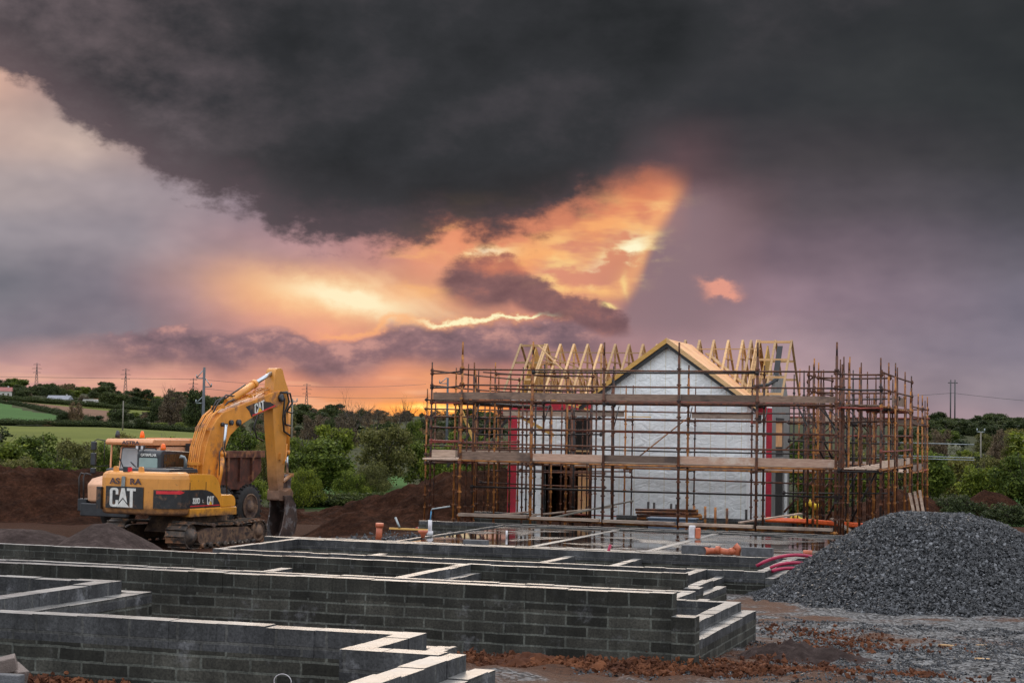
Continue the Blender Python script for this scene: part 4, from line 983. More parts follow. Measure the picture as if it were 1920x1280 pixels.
# ================================================================ EXCAVATOR
EXO = (-27.906, 51.438, -.15); EXR = math.radians(82-90)
X = thing('excavator', 'yellow tracked excavator with its bucket resting on the ground left of the scaffold', 'excavator', EXO, EXR)
def rounded(poly, r=.1, n=4):
    out = []; k = len(poly)
    for i, p in enumerate(poly):
        p = Vector(p); a = Vector(poly[i-1])-p; c = Vector(poly[(i+1) % k])-p
        ra = min(r, a.length*.45); rc = min(r, c.length*.45)
        p0 = p+a.normalized()*ra; p1 = p+c.normalized()*rc
        for j in range(n+1):
            t = j/n; out.append(tuple(p0*(1-t)**2+p*2*t*(1-t)+p1*t*t))
    return out
def vside(mb, poly, x0, x1, mi=0): return mb.prism(poly, x0, x1, lambda a, c, w: (w, a, c), mi)   # profile in (forward, up)
def track(side):
    tr = MB().build('track', M_TRACK, X) if 0 else None
    x0, x1 = (side*1.2-.36, side*1.2+.36)
    if side > 0: x0, x1 = .84, 1.6
    else: x0, x1 = -1.6, -.84
    # chain path: idler front, sprocket rear, slight sag on top
    path = []
    for k in range(13): a = PI/2-PI*k/12; path.append((1.78+.40*math.cos(a), .40+.40*math.sin(a)))
    for k in range(1, 10): path.append((1.78-3.7*k/10, .0))
    for k in range(13): a = -PI/2-PI*k/12; path.append((-2.0+.42*math.cos(a), .42+.42*math.sin(a)))
    for k in range(1, 10): t = k/10; path.append((-2.0+3.78*t, .84-.04*t-.09*math.sin(PI*t)**.8))
    b = MB(); n = len(path); 
    L = [0]
    for i in range(n): L.append(L[-1]+math.dist(path[i], path[(i+1) % n]))
    tot = L[-1]; sh = 50
    def at(s):
        s %= tot
        for i in range(n):
            if s <= L[i+1]: t = (s-L[i])/(L[i+1]-L[i]); p, q = path[i], path[(i+1) % n]; return (p[0]+(q[0]-p[0])*t, p[1]+(q[1]-p[1])*t)
    for k in range(sh):
        p = Vector(at(k*tot/sh)); q = Vector(at((k+.86)*tot/sh)); d = (q-p).normalized(); nn = Vector((-d.y, d.x))
        P = [p, q, q-nn*.035, p-nn*.035]
        vside(b, [tuple(v) for v in P], x0, x1)
        g = p+nn*.0; P = [g, g+d*.022, g+d*.022+nn*.045, g+nn*.045]; vside(b, [tuple(v) for v in P], x0+.01, x1-.01)
    ob = b.build('track', M_TRACK, X)
    s_ = 1 if side > 0 else -1; xf = x1-.02 if side > 0 else x0+.02; xi = xf-.16*s_
    a, c = sorted((xi, xf))
    b = MB(); vside(b, rounded([(-1.65, .18), (1.3, .18), (1.42, .34), (1.1, .60), (-1.2, .64), (-1.7, .5)], .12), a, c); b.build('track_frame', M_MUDDY, ob)
    b = MB(); vside(b, [(-1.6, .13), (1.35, .13), (1.35, .19), (-1.6, .19)], a-.05, c+.02); b.build('roller_guard', M_TRACK, ob)
    for k in range(8):
        y = -1.45+k*.40; b = MB(); b.lathe([(.09, 0), (.09, .1), (.05, .12)], 12, lambda p, q, h, y=y: (c-.03+h if s_ > 0 else a+.03-h, y+p, .1+q)); b.build('roller', M_TRACK, ob)
    for y in (-.9, .45):
        b = MB(); b.lathe([(.07, 0), (.07, .12)], 10, lambda p, q, h, y=y: (c-.06+h if s_ > 0 else a+.06-h, y+p, .72+q)); b.build('roller', M_MUDDY, ob)
    b = MB(); b.lathe([(.36, 0), (.36, .10), (.30, .12), (.29, .10), (.20, .10), (.19, .15), (.0, .15)], 24, lambda p, q, h: (c-.12+h if s_ > 0 else a+.12-h, 1.72+p, .42+q)); b.build('idler_wheel', M_MUDDY, ob)
    b = MB(); b.lathe([(.37, 0), (.37, .08), (.26, .1), (.2, .22), (.0, .24)], 20, lambda p, q, h: (c-.2+h if s_ > 0 else a+.2-h, -1.95+p, .43+q)); b.build('drive_sprocket', M_TRACK, ob)
track(1); track(-1)
b = MB(); vside(b, [(-1.3, .45), (1.3, .45), (.9, .95), (-.9, .95)], -.85, .85); b.build('undercarriage', M_MUDDY, X)
b = MB(); b.lathe([(.72, .8), (.72, 1.08)], 28, lambda p, q, h: (p, q, h)); b.build('slew_ring', M_RUSTD, X)
# upper structure: counterweight with rounded plan
def plan(mb, pts, z0, z1, mi=0): return mb.prism(pts, z0, z1, lambda a, c, w: (a, c, w), mi)
cw = [(-1.62, -1.95), (-1.66, -2.35), (-1.5, -2.66), (-1.25, -2.8), (.35, -2.84), (.8, -2.78), (1.12, -2.62), (1.32, -2.38), (1.385, -2.1), (1.385, -1.9)]
b = MB(); Zs = [1.06, 1.12, 1.28, 2.2, 2.32, 2.385, 2.42]; ins = [.10, .04, 0, 0, .03, .10, .22]
cx, cy = -.1, -1.9
rings = [[(cx+(x-cx)*(1-i_/1.9), cy+(y-cy)*(1-i_/1.2), z) for x, y in cw] for z, i_ in zip(Zs, ins)]
n = len(cw); vs = [p for r in rings for p in r]; fs = [(k*n+i, k*n+(i+1) % n, (k+1)*n+(i+1) % n, (k+1)*n+i) for k in range(len(Zs)-1) for i in range(n)]
fs += [tuple(range(n-1, -1, -1)), tuple((len(Zs)-1)*n+i for i in range(n))]
b.add(vs, fs, 0, False); b.build('counterweight', M_YBODY, X, bevel=.03)
# side bodies
def arc(c, r, a0, a1, n=8): return [(c[0]+r[0]*math.cos(a0+(a1-a0)*k/n), c[1]+r[1]*math.sin(a0+(a1-a0)*k/n)) for k in range(n+1)]
side = [(-1.893, 1.08), (-.2, 1.08), (-.2, 1.72)]+arc((-.85, 1.72), (.62, .62), .0, PI/2)+[(-1.893, 2.36)]
b = MB(); vside(b, side, .55, 1.38); b.build('engine_cover', M_YSIDE, X, bevel=.04)
b = MB(); vside(b, [(-1.893, 1.0), (.66, 1.0), (.66, 1.26), (-1.893, 1.26)], .4, 1.40); b.build('lower_skirt', M_YSIDE, X, bevel=.02)
b = MB(); vside(b, rounded([(-.19, 1.27), (.62, 1.27), (.62, 1.52), (.45, 1.66), (-.19, 1.66)], .08), .55, 1.37); b.build('tool_box', M_YSIDE, X, bevel=.02)
b = MB(); vside(b, [(-1.893, 1.08), (1.0, 1.08), (1.0, 2.1), (-1.893, 2.3)], -1.5, -.62); b.build('left_body', M_YBODY, X, bevel=.03)
b = MB(); vside(b, [(-1.9, 1.05), (1.3, 1.05), (1.3, 1.5), (-1.9, 2.0)], -.6, .54); b.build('main_deck', M_MUDDY, X)
# seams between doors
for y in (-1.9, -1.05): b = MB(); b.box(1.379, 1.388, y-.012, y+.012, 1.27, 2.1); b.build('door_seam', M_PANEL, X)
# black hood on top
b = MB(); vside(b, rounded([(-2.45, 2.38), (-.9, 2.38), (-.95, 2.51), (-2.4, 2.51)], .04), -1.28, .95); b.build('engine_hood', M_CHAR, X, bevel=.02)
for k in range(9):
    b = MB(); b.box(.2+k*.075, .235+k*.075, -1.6, -1.0, 2.512, 2.55); b.build('hood_louvre', M_CHAR, X)
for x in (-.98, .02):
    e = MB(); e.prism(rounded([(-.1, 0), (.1, 0), (.08, .19), (-.08, .19)], .05), -2.66, -2.6, lambda a, c, w, x=x: (x+a, w, 2.38+c)); e.build('lifting_eye', M_YBODY, X)
b = MB(); b.box(-.62, -.44, -2.74, -2.56, 2.40, 2.56); b.build('rear_camera', M_CHAR, X); b = MB(); b.box(-.43, -.38, -2.74, -2.58, 2.40, 2.54); b.build('camera_guard', M_REDL, X)
b = MB(); b.prism([(-.58, 1.86), (-.44, 1.86), (-.42, 2.26), (-.56, 2.26)], -2.865, -2.85, lambda a, c, w: (a, w, c)); b.build('scraped_paint', M_GALV, X)
b = MB(); b.tube([(.66, -1.2, 2.5), (.66, -1.2, 2.78), (.64, -1.26, 2.87), (.56, -1.36, 2.9)], [.06, .055, .055, .06], 10); b.build('exhaust_pipe', M_GALV, X)
# decals
YR = -2.862
def rear_poly(name, pts, mat, d=0., parent=X): b = MB(); b.prism(pts, YR-.004-d, YR+.05, lambda a, c, w: (a, w, c)); return b.build(name, mat, parent)
dec = rear_poly('decal_panel', [(-1.18, 1.25), (.30, 1.25), (.30, 1.94), (-1.18, 1.94)], M_PANEL)
def cat_letters(place, w, h, parent, tri=M_TRI, mat=M_WHITE):
    """place(u,v)->point of the face plane; three condensed capitals with a triangle under the middle one"""
    def put(name, polys, m, lift):
        b = MB()
        for P in polys: b.prism([(u*w, v*h) for u, v in P], 0, 1, lambda a, c, q: place(a, c, lift if q else -.01))
        b.build(name, m, parent)
    put('letter', [[(.0, .12), (.04, .03), (.12, 0), (.24, 0), (.31, .05), (.33, .14), (.33, .36), (.23, .36), (.23, .16), (.2, .12), (.13, .12), (.10, .16), (.10, .84), (.13, .88), (.2, .88), (.23, .84), (.23, .66), (.33, .66), (.33, .86), (.31, .95), (.24, 1), (.1, 1), (.03, .96), (0, .88)]], mat, .006)
    put('letter', [[(.34, .22), (.45, 1), (.57, 1), (.68, .22), (.51, .50)], ], mat, .006)
    put('letter', [[(.66, 1), (.66, .86), (.78, .86), (.78, 0), (.89, 0), (.89, .86), (1.0, .86), (1.0, 1)]], mat, .006)
    put('triangle', [[(.27, .0), (.51, .42), (.76, .0)]], tri, .005)
cat_letters(lambda a, c, q: (-1.01+a, YR-.006-q, 1.29+c), 1.02, .60, dec, M_WHITE)
rear_poly('decal_panel', [(-1.6, 1.2), (-1.42, 1.2), (-1.42, 1.9), (-1.6, 1.9)], M_PANEL, -.25)
def letters(s, size, mat, parent, loc, rot, xs=1., bold=0, name='lettering', ex=.004):
    me = text_mesh(s, size, name, ex, bold, xs); me.materials.append(mat); o = bpy.data.objects.new(name, me); COL.objects.link(o)
    o.parent = parent; o.location = loc; o.rotation_euler = rot; return o
letters('AS', .26, M_LETB, X, (-.83, YR-.004, 2.02), (PI/2-.0, 0, 0), 1.35, .006); letters('RA', .26, M_LETB, X, (-.02, YR-.004, 2.02), (PI/2, 0, 0), 1.35, .006)
# side decals
XS = 1.383
def side_poly(name, pts, mat, d=0., parent=X, x=None): b = MB(); b.prism(pts, (x or XS)-.02, (x or XS)+.004+d, lambda a, c, w: (w, a, c)); return b.build(name, mat, parent)
sp = side_poly('decal_panel', [(-1.89, 1.28), (-.24, 1.28), (-.30, 1.42), (-.45, 1.58), (-.7, 1.75), (-1.0, 1.84), (-1.3, 1.86), (-1.89, 1.86)], M_PANEL)
side_poly('red_stripe', [(-1.88, 1.33), (-.28, 1.33), (-.30, 1.36), (-1.88, 1.36)], M_REDL, .004, sp)
letters('320D', .24, M_WHITE, sp, (XS+.006, -1.56, 1.43), (PI/2, 0, PI/2), .72, .008); letters('L', .15, M_WHITE, sp, (XS+.006, -1.20, 1.44), (PI/2, 0, PI/2), .8, .002)
cat_letters(lambda a, c, q: (XS+.005+q, -.98+a, 1.37+c), .36, .27, sp)
# corner decal with the red arrow, following the rounded counterweight corner
c0, c1 = Vector((.86, -2.765)), Vector((1.36, -2.25))
def cplace(k0, k1, z0, z1, mat, name, parent, d=.0, arrow=False):
    pts = [(.42, -2.85), (.80, -2.80), (1.13, -2.64), (1.34, -2.39), (1.40, -2.08), (1.40, -1.93)]
    L = [0]
    for p, q in zip(pts, pts[1:]): L.append(L[-1]+math.dist(p, q))
    def P(k):
        s = k*L[-1]
        for i in range(len(pts)-1):
            if s <= L[i+1]+1e-9: t = (s-L[i])/(L[i+1]-L[i]); return (pts[i][0]+(pts[i+1][0]-pts[i][0])*t, pts[i][1]+(pts[i+1][1]-pts[i][1])*t)
    b = MB(); n = 10; vs = []
    for i in range(n+1):
        k = k0+(k1-k0)*i/n; x, y = P(k); o = Vector((x+.1, y+1.9)).normalized()*d
        hh = 1.
        if arrow: t = i/n; hh = .55 if t < .72 else max(.02, 1-(t-.72)/.28)
        zm = (z0+z1)/2; vs += [(x+o.x, y+o.y, zm-(z1-z0)/2*hh), (x+o.x, y+o.y, zm+(z1-z0)/2*hh)]
    b.add(vs, [(2*i, 2*i+2, 2*i+3, 2*i+1) for i in range(n)]); ob = b.build(name, mat, parent)
    so = ob.modifiers.new('s', 'SOLIDIFY'); so.thickness = .012; so.offset = 1; return ob
cp = cplace(.16, .99, 1.28, 1.87, M_PANEL, 'decal_panel', X, .006); cplace(.22, .82, 1.70, 1.88, M_REDL, 'red_arrow', cp, .022, True)
# cab
cab = MB(); vside(cab, rounded([(-1.12, 1.2), (.75, 1.2), (.72, 2.2), (.5, 3.02), (-1.0, 3.08), (-1.12, 2.98)], .1), -1.36, -.40); cab = cab.build('cab', M_CHAR, X, bevel=.03)
def cabrear(name, x0, x1, z0, z1, mat, d): b = MB(); b.prism(rounded([(x0, z0), (x1, z0), (x1, z1), (x0, z1)], .05), -1.12-d, -1.05, lambda a, c, w: (a, w, c)); return b.build(name, mat, cab)
cabrear('rear_window', -1.26, -.52, 2.26, 2.82, M_REARGL, .008)
for x in (-1.47, -1.05): cabrear('window_blind', x, x+.17, 2.28, 2.76, M_WPLA, .010) if 0 else None
letters('CATERPILLAR', .12, M_WHITE, cab, (-.88, -1.134, 2.875), (PI/2, 0, 0), .86, .004)
b = MB(); vside(b, rounded([(-.95, 2.25), (.6, 2.25), (.4, 2.95), (-.95, 2.95)], .06), -.402, -.388); b.build('side_window', M_DARKGL, cab)
b = MB(); b.lathe([(.09, 0), (.09, .06), (.08, .14), (.05, .2), (.0, .22)], 14, lambda p, q, h: (-.55+p, -.8+q, 3.08+h)); b.build('beacon', M_BEACON, cab)
for x in (-1.3, -1.1):
    b = MB(); b.box(x-.06, x+.06, -1.20, -1.1, 3.08, 3.22); b.tube([(x, -1.14, 3.0), (x, -1.14, 3.1)], .015, 6); wl = b.build('work_lamp', M_CHAR, cab)
    b = MB(); b.box(x-.045, x+.045, -1.205, -1.2, 3.10, 3.20); b.build('lens', M_WPLA, wl)
# boom: boxed plate outline with depth
boom = [(-.05, 1.75), (.12, 2.1), (.14, 2.6), (.28, 3.2), (.52, 3.75), (.85, 4.12), (1.2, 4.35), (1.95, 4.56), (3.2, 4.86), (4.2, 5.12), (4.6, 5.17), (4.82, 5.06), (4.88, 4.9), (4.75, 4.72), (4.45, 4.6), (3.9, 4.5), (3.0, 4.24), (2.15, 3.9), (1.65, 3.58), (1.42, 3.22), (1.25, 2.7), (.95, 2.2), (.7, 1.75)]
b = MB(); vside(b, boom, -.13, .37); bm_ = b.build('boom', M_YEL, X, bevel=.02)
XBm = .372
cd_ = MB(); cd_.prism([(2.5, 4.57), (3.0, 4.70), (3.6, 4.78), (4.0, 4.76), (4.35, 4.64), (3.9, 4.53), (3.0, 4.28), (2.86, 4.22), (2.72, 4.42)], XBm-.02, XBm+.005, lambda a, c, w: (w, a, c)); cd_ = cd_.build('decal_panel', M_PANEL, bm_)
b = MB(); b.prism([(2.9, 4.255), (4.3, 4.63), (4.28, 4.67), (2.9, 4.30)], XBm, XBm+.009, lambda a, c, w: (w, a, c)); b.build('red_stripe', M_REDL, cd_)
sl = .28
cat_letters(lambda a, c, q: (XBm+.006+q, 3.05+a-c*.12, 4.33+c+a*sl), .58, .34, cd_)
for y, z, r in ((1.62, 4.02, .09), (2.05, 4.02, .11), (1.12, 3.95, .07), (4.6, 4.93, .14)):
    b = MB(); b.lathe([(r, 0), (r, .09), (r*.7, .1), (.0, .1)], 14, lambda p, q, h: (.37+h, y+p, z+q)); b.build('pivot_pin', M_CHAR, bm_)
# steel pipes and hoses along the back of the boom
back = [(.02, 2.05), (.06, 2.6), (.2, 3.22), (.46, 3.8), (.8, 4.2), (1.2, 4.44), (1.95, 4.65), (3.2, 4.96), (4.1, 5.2)]
for k, x in enumerate((-.1, -.02, .06, .14, .22, .30)):
    off = .03+.015*(k % 2); e = len(back) if k % 3 else 6
    b = MB(); b.tube([(x, y-off-.06*(i < 5), z+off) for i, (y, z) in enumerate(back[:e])], .024, 7); b.build('hydraulic_pipe', M_YEL, bm_)
for y, z in ((.0, 2.62), (.44, 3.78), (1.3, 4.5), (2.9, 4.9)): b = MB(); b.box(-.14, .36, y-.1, y+.02, z-.02, z+.08); b.build('pipe_clamp', M_YEL, bm_)
for x, pts in ((.05, [(1.0, 4.45), (1.25, 4.75), (1.7, 4.86), (2.05, 4.80)]), (.18, [(.9, 4.35), (1.15, 4.68), (1.6, 4.95), (2.1, 4.92)]), (.28, [(1.3, 4.5), (1.6, 4.72), (1.95, 4.8)]), (-.02, [(1.9, 4.86), (2.4, 5.08), (3.0, 5.34)])):
    b = MB(); b.tube([(x, y, z) for y, z in pts], .028, 7); b.build('hydraulic_hose', M_HOSE, bm_)
for x in (.0, .2):
    b = MB(); b.tube([(x, 3.25, 4.95), (x, 3.6, 5.2), (x+.02, 4.0, 5.28), (x, 4.15, 5.16), (x, 3.75, 5.06)], .022, 7); b.build('hydraulic_pipe', M_YEL, bm_)
def cyl(name, x, p, m_, q, rb, rr, parent, mat=M_YEL):
    b = MB(); P, Mi, Q = (x, *p), (x, *m_), (x, *q)
    d = (Vector(Mi)-Vector(P)).normalized(); b.tube([P, Mi], rb, 14); b.tube([Vector(Mi)-d*.12, Vector(Mi)+d*.04], rb*1.18, 14); o = b.build(name, mat, parent)
    b = MB(); b.tube([Mi, Q], rr, 10); b.build('piston_rod', M_CHROME, o); return o
cyl('arm_cylinder', .12, (1.75, 4.68), (3.35, 5.38), (4.55, 5.86), .13, .075, X)
cyl('boom_cylinder', .55, (.7, 1.8), (1.0, 3.0), (1.12, 3.95), .10, .06, X); cyl('boom_cylinder', -.32, (.7, 1.8), (1.0, 3.0), (1.12, 3.95), .10, .06, X)
b = MB(); b.box(-.36, .6, 1.08, 1.16, 3.9, 3.99); b.build('cylinder_pin', M_CHAR, X)
# stick
st = [(4.36, 5.92), (4.5, 5.98), (4.78, 5.98), (4.95, 5.6), (5.22, 5.2), (5.24, 4.7), (5.14, 3.3), (5.06, 2.3), (5.02, 1.62), (4.72, 1.55), (4.58, 2.1), (4.5, 2.8), (4.3, 3.95), (4.2, 4.95), (4.28, 5.5)]
b = MB(); vside(b, rounded(st, .12, 3), -.08, .32); arm = b.build('stick', M_YARM, X, bevel=.015)
cyl('bucket_cylinder', .12, (5.5, 4.6), (5.48, 2.95), (5.55, 2.25), .10, .055, X)
for pts in ([(.36, 4.55, 5.1), (.42, 4.95, 5.15), (.42, 5.1, 4.8), (.42, 4.85, 4.4), (.38, 4.95, 4.0), (.36, 5.3, 3.95)], [(.36, 4.5, 5.0), (.44, 4.78, 4.9), (.44, 4.7, 4.2), (.4, 4.85, 3.75), (.36, 5.3, 3.6)], [(.38, 4.6, 5.12), (.45, 5.1, 5.1), (.45, 5.25, 4.75), (.4, 5.0, 4.45), (.36, 5.4, 4.4)]):
    b = MB(); b.tube(pts, .035, 8); b.build('hydraulic_hose', M_HOSE, arm)
b = MB(); b.tube([(-.1, 3.95, 4.3), (-.1, 3.7, 3.9), (-.1, 3.9, 3.5), (-.1, 4.3, 3.4)], .03, 7); b.build('hydraulic_hose', M_HOSE, arm)
b = MB(); b.tube([(.3, 5.2, 3.3), (.34, 5.1, 2.8), (.33, 4.95, 2.6)], .025, 6); b.build('hydraulic_pipe', M_YEL, arm)
b = MB(); b.prism(rounded([(4.66, 2.72), (4.8, 2.72), (4.84, 2.95), (4.7, 3.0)], .05), .32, .40, lambda a, c, w: (w, a, c)); b.build('lug', M_YARM, arm)
# linkage, quick coupler, bucket
b = MB(); b.beam((.28, 5.0, 1.95), (.28, 5.6, 2.22), .06, .15, (1, 0, 0)); b.beam((-.04, 5.0, 1.95), (-.04, 5.6, 2.22), .06, .15, (1, 0, 0)); b.box(-.1, .34, 5.48, 5.64, 2.13, 2.25); b.build('linkage', M_YARM, X)
b = MB(); vside(b, rounded([(5.3, 1.3), (5.6, 1.25), (5.66, 2.2), (5.46, 2.25)], .1), .0, .24); b.build('link_rod', M_BUCKET, X, bevel=.02)
b = MB(); vside(b, rounded([(4.66, 1.3), (5.5, 1.25), (5.6, 1.55), (5.4, 1.75), (5.1, 1.62), (4.7, 1.72)], .08), -.14, .38); b.build('quick_coupler', M_YARM, X, bevel=.02)
bk = rounded([(4.55, 1.42), (5.9, 1.38), (6.2, 1.1), (6.32, .55), (6.1, .10), (5.4, .0), (4.55, -.02), (4.72, .45), (4.8, .95)], .1, 3)
outer = [(5.3, 1.46), (5.6, 1.15), (5.74, .6), (5.58, .12), (5.2, -.04), (4.5, -.1)]
inner = [(4.5, -.06), (5.18, .02), (5.48, .18), (5.64, .6), (5.5, 1.08), (5.22, 1.36)]
b = MB(); vside(b, outer+inner, -.16, .44); bu = b.build('bucket', M_BUCKET, X)
for xs_ in ((-.20, -.16), (.44, .48)):
    b = MB(); vside(b, [(4.92, 1.46), (5.3, 1.47), (5.6, 1.15), (5.74, .6), (5.58, .12), (5.2, -.04), (4.5, -.1), (4.78, .35), (4.94, .9)], *xs_); b.build('bucket_side', M_BUCKET, bu)
b = MB(); vside(b, [(4.9, 1.48), (5.3, 1.48), (5.3, 1.40), (4.9, 1.36)], -.16, .44); b.build('bucket_top', M_BUCKET, bu)
for x in (-.13, .14, .41):
    b = MB(); vside(b, [(4.6, -.09), (4.6, .02), (4.36, .0), (4.32, -.06)], x-.06, x+.06); b.build('tooth', M_GALV, bu)
# handrail and whip hoses at the right
b = MB(); b.tube([(1.2, -.1, 2.3), (1.2, -.1, 3.05), (1.2, .02, 3.2), (1.2, .14, 3.05), (1.2, .3, 2.4), (1.1, .5, 1.7)], .02, 7); b.build('handrail', M_HOSE, X)
for x in (-1.6,):
    b = MB(); b.tube([(-1.75, -1.9, 1.2), (-1.95, -1.9, 2.35), (-1.85, -1.9, 2.5), (-1.7, -1.9, 2.45), (-1.66, -1.9, 1.2)], .03, 7); b.build('handrail', M_HOSE, X) if 0 else None
# ================================================================ DUMP TRUCK
TO = (-30.08, 60.16, -.12); th = math.radians(262)
T = thing('dump_truck', 'pale orange articulated dump truck parked behind the yellow digger', 'dump truck', TO, th-PI/2)
# local: +y forward, +x = right side of truck; near (camera) side is its left = -x ; origin at rear left wheel outer face
def W(name, y, x0, x1, r=.82):
    b = MB(); xo = x0
    b.lathe([(r*.62, 0), (r*.93, .03), (r, .12), (r, x1-x0-.12), (r*.93, x1-x0-.03), (r*.62, x1-x0)], 40, lambda p, q, h: (x0+h, y+p, r+q))
    for k in range(26):
        a = 2*PI*k/26
        for s_ in (0, 1):
            aa = a+s_*PI/26; h0, h1 = (.02, (x1-x0)*.55) if s_ == 0 else ((x1-x0)*.45, x1-x0-.02)
            P = [(math.cos(aa+d)*rr, math.sin(aa+d)*rr) for d, rr in ((-.055, r*.96), (.055, r*.96), (.05, r*1.045), (-.05, r*1.045))]
            b.prism(P, x0+h0, x0+h1, lambda a_, c_, w: (w, y+a_, r+c_))
    o = b.build(name, M_RUB, T)
    b = MB(); b.lathe([(r*.60, -.005), (r*.60, -.035), (r*.53, -.035), (r*.50, -.004), (r*.3, -.004), (r*.26, -.06), (0, -.07)], 28, lambda p, q, h: (x0+h, y+p, r+q)); b.build('rim', M_MUDDY, o)
    return o
W('wheel', 0, 0, .6); W('wheel', 1.75, 0, .6); W('wheel', 4.7, .0, .6)
for y in (0, 1.75, 4.7):
    b = MB(); b.lathe([(.5, 0), (.8, .1), (.82, .5), (.5, .6)], 28, lambda p, q, h, y=y: (2.2+h, y+p, .82+q)); o = b.build('wheel', M_RUB, T); b = MB(); b.lathe([(.48, 0), (.3, .05), (.0, .06)], 20, lambda p, q, h, y=y: (2.8+h, y+p, .82+q)); b.build('rim', M_MUDDY, o)
b = MB(); b.box(.8, 2.0, -.6, 5.6, .75, 1.35); b.build('chassis', M_MUDDY, T)
# bin
b = MB(); prof = [(-.95, 2.15), (-.4, 1.75), (.3, 1.45), (2.3, 1.5), (2.5, 2.1), (2.5, 2.8), (-.9, 2.72)]
vside(b, prof, .15, 2.65); b.build('dump_bin', M_BIN, T, bevel=.03)
b = MB(); b.box(.05, .16, -1.0, 2.5, 2.68, 2.94); b.build('bin_rim', M_BIN, T); b = MB(); b.box(2.64, 2.75, -1.0, 2.5, 2.68, 2.94); b.build('bin_rim', M_BIN, T)
for y in (-.3, .5, 1.3, 2.1): b = MB(); vside(b, [(y, 1.8), (y+.12, 1.8), (y+.12, 2.7), (y, 2.7)], .06, .15); b.build('bin_rib', M_BIN, T)
b = MB(); b.box(-.0, 2.8, 2.52, 2.7, 1.9, 3.3); b.build('bin_headboard', M_ORANGE, T, bevel=.03); b = MB(); b.box(-.06, 2.86, 1.9, 2.76, 3.31, 3.38); b.build('headboard_rim', M_ORANGE, T)
b = MB(); vside(b, [(2.75, 1.2), (3.1, 1.2), (3.1, 3.1), (2.75, 3.1)], .3, .6); b.build('intake_stack', M_ORANGE, T)
b = MB(); b.box(.2, .8, 2.78, 3.08, 2.75, 3.2); b.build('exhaust_guard', M_CHAR, T)
_before = set(COL.objects)
# cab
CX0, CX1 = .85, 2.62
b = MB(); vside(b, rounded([(4.1, 1.5), (5.95, 1.5), (5.8, 3.08), (4.1, 3.08)], .1), CX0, CX1); tc = b.build('truck_cab', M_CAB, T, bevel=.04)
b = MB(); b.prism(rounded([(CX0+.09, 1.91), (CX1-.06, 1.91), (CX1-.1, 3.04), (CX0+.11, 3.04)], .08), 0, 1, lambda a, c, w: (a, 5.95-(c-1.5)*.095+(.012 if w else -.03), c)); b.build('windscreen_seal', M_CHAR, tc)
b = MB(); b.prism(rounded([(CX0+.13, 1.95), (CX1-.1, 1.95), (CX1-.14, 3.0), (CX0+.15, 3.0)], .08), 0, 1, lambda a, c, w: (a, 5.95-(c-1.5)*.095+(.02 if w else -.03), c)); b.build('windscreen', M_SCREEN, tc)
b = MB(); b.beam((CX0+1.35, 5.93, 2.0), (CX0+1.75, 5.87, 2.65), .02, .03); b.beam((CX0+.5, 5.93, 2.0), (CX0+1.2, 5.9, 2.5), .02, .03); b.build('wiper', M_CHAR, tc)
b = MB(); vside(b, rounded([(4.25, 2.05), (5.6, 2.05), (5.5, 2.9), (4.25, 2.9)], .08), CX0-.012, CX0); b.build('side_window', M_DARKGL, tc)
b = MB(); vside(b, rounded([(3.9, 3.12), (6.25, 3.12), (6.3, 3.22), (6.2, 3.34), (3.9, 3.34)], .04), CX0-.05, CX1+.3); rf = b.build('cab_roof', M_ORANGE, T, bevel=.02)
letters('ASTRA', .17, M_LETB, rf, (CX0+.9, 6.315, 3.155), (PI/2, 0, PI), 1.5, .006)
for x, m_ in ((CX0+.95, M_BEACON), (CX1+.3, M_CHAR)):
    b = MB(); b.lathe([(.09, 0), (.085, .12), (.05, .24), (0, .26)], 14, lambda p, q, h, x=x: (x+p, 5.6+q, 3.38+h)); b.build('beacon' if m_ is M_BEACON else 'lamp', m_, rf)
b = MB(); b.tube([(CX1+.3, 5.9, 3.2), (CX1+.35, 5.9, 2.1), (CX1+.05, 5.95, 1.7)], .035, 8); b.build('mirror_post', M_ORANGE, tc)
b = MB()
b.tube([(CX1+.3, 5.9, 3.22), (CX1+.9, 6.0, 3.3), (CX1+1.0, 6.05, 3.22), (CX1+1.0, 6.05, 2.3), (CX1+.35, 5.95, 2.35)], .02, 6); b.tube([(CX1+.6, 5.95, 3.26), (CX1+.6, 5.95, 2.33)], .015, 6); b.build('mirror_frame', M_HOSE, tc)
for z0, z1 in ((2.9, 3.22), (2.35, 2.8), (2.05, 2.25)): b = MB(); b.box(CX1+.9, CX1+1.12, 6.0, 6.1, z0, z1); b.build('mirror', M_CHAR, tc, bevel=.03)
for o_ in set(COL.objects)-_before:                       # cab sits just behind the front axle
    if o_.location.length > 0: o_.location.y -= 1.25
    else: o_.data.transform(Matrix.Translation((0, -1.25, 0)))
# bonnet, bumper and steps at the nose
b = MB(); vside(b, [(4.6, 1.2), (6.2, 1.1), (6.25, 1.72), (6.0, 1.92), (5.4, 2.02), (4.65, 2.08)], .95, 2.7); b.build('bonnet', M_CAB, T, bevel=.06)
b = MB(); vside(b, [(3.9, 1.45), (5.4, 1.45), (5.3, 1.8), (4.0, 1.85)], .1, .9); b.build('mudguard', M_ORANGE, T, bevel=.04)
b = MB(); b.box(.8, 2.85, 6.2, 6.4, .6, 1.05); b.build('bumper', M_CHAR, T, bevel=.03)
b = MB(); b.lathe([(.05, 0), (.05, .1), (.22, .12), (.22, .2), (.1, .24), (0, .24)], 20, lambda p, q, h: (CX1-.2+p, 5.2+q, 2.05+h)); b.build('air_intake', M_CHAR, T)
for x in (2.85, 3.05): 
    b = MB(); b.tube([(x, 6.2, .8), (x, 6.25, 1.95), (x, 6.15, 2.1), (x-.25, 6.15, 2.05)], .03, 7); b.build('grab_rail', M_HOSE, T)
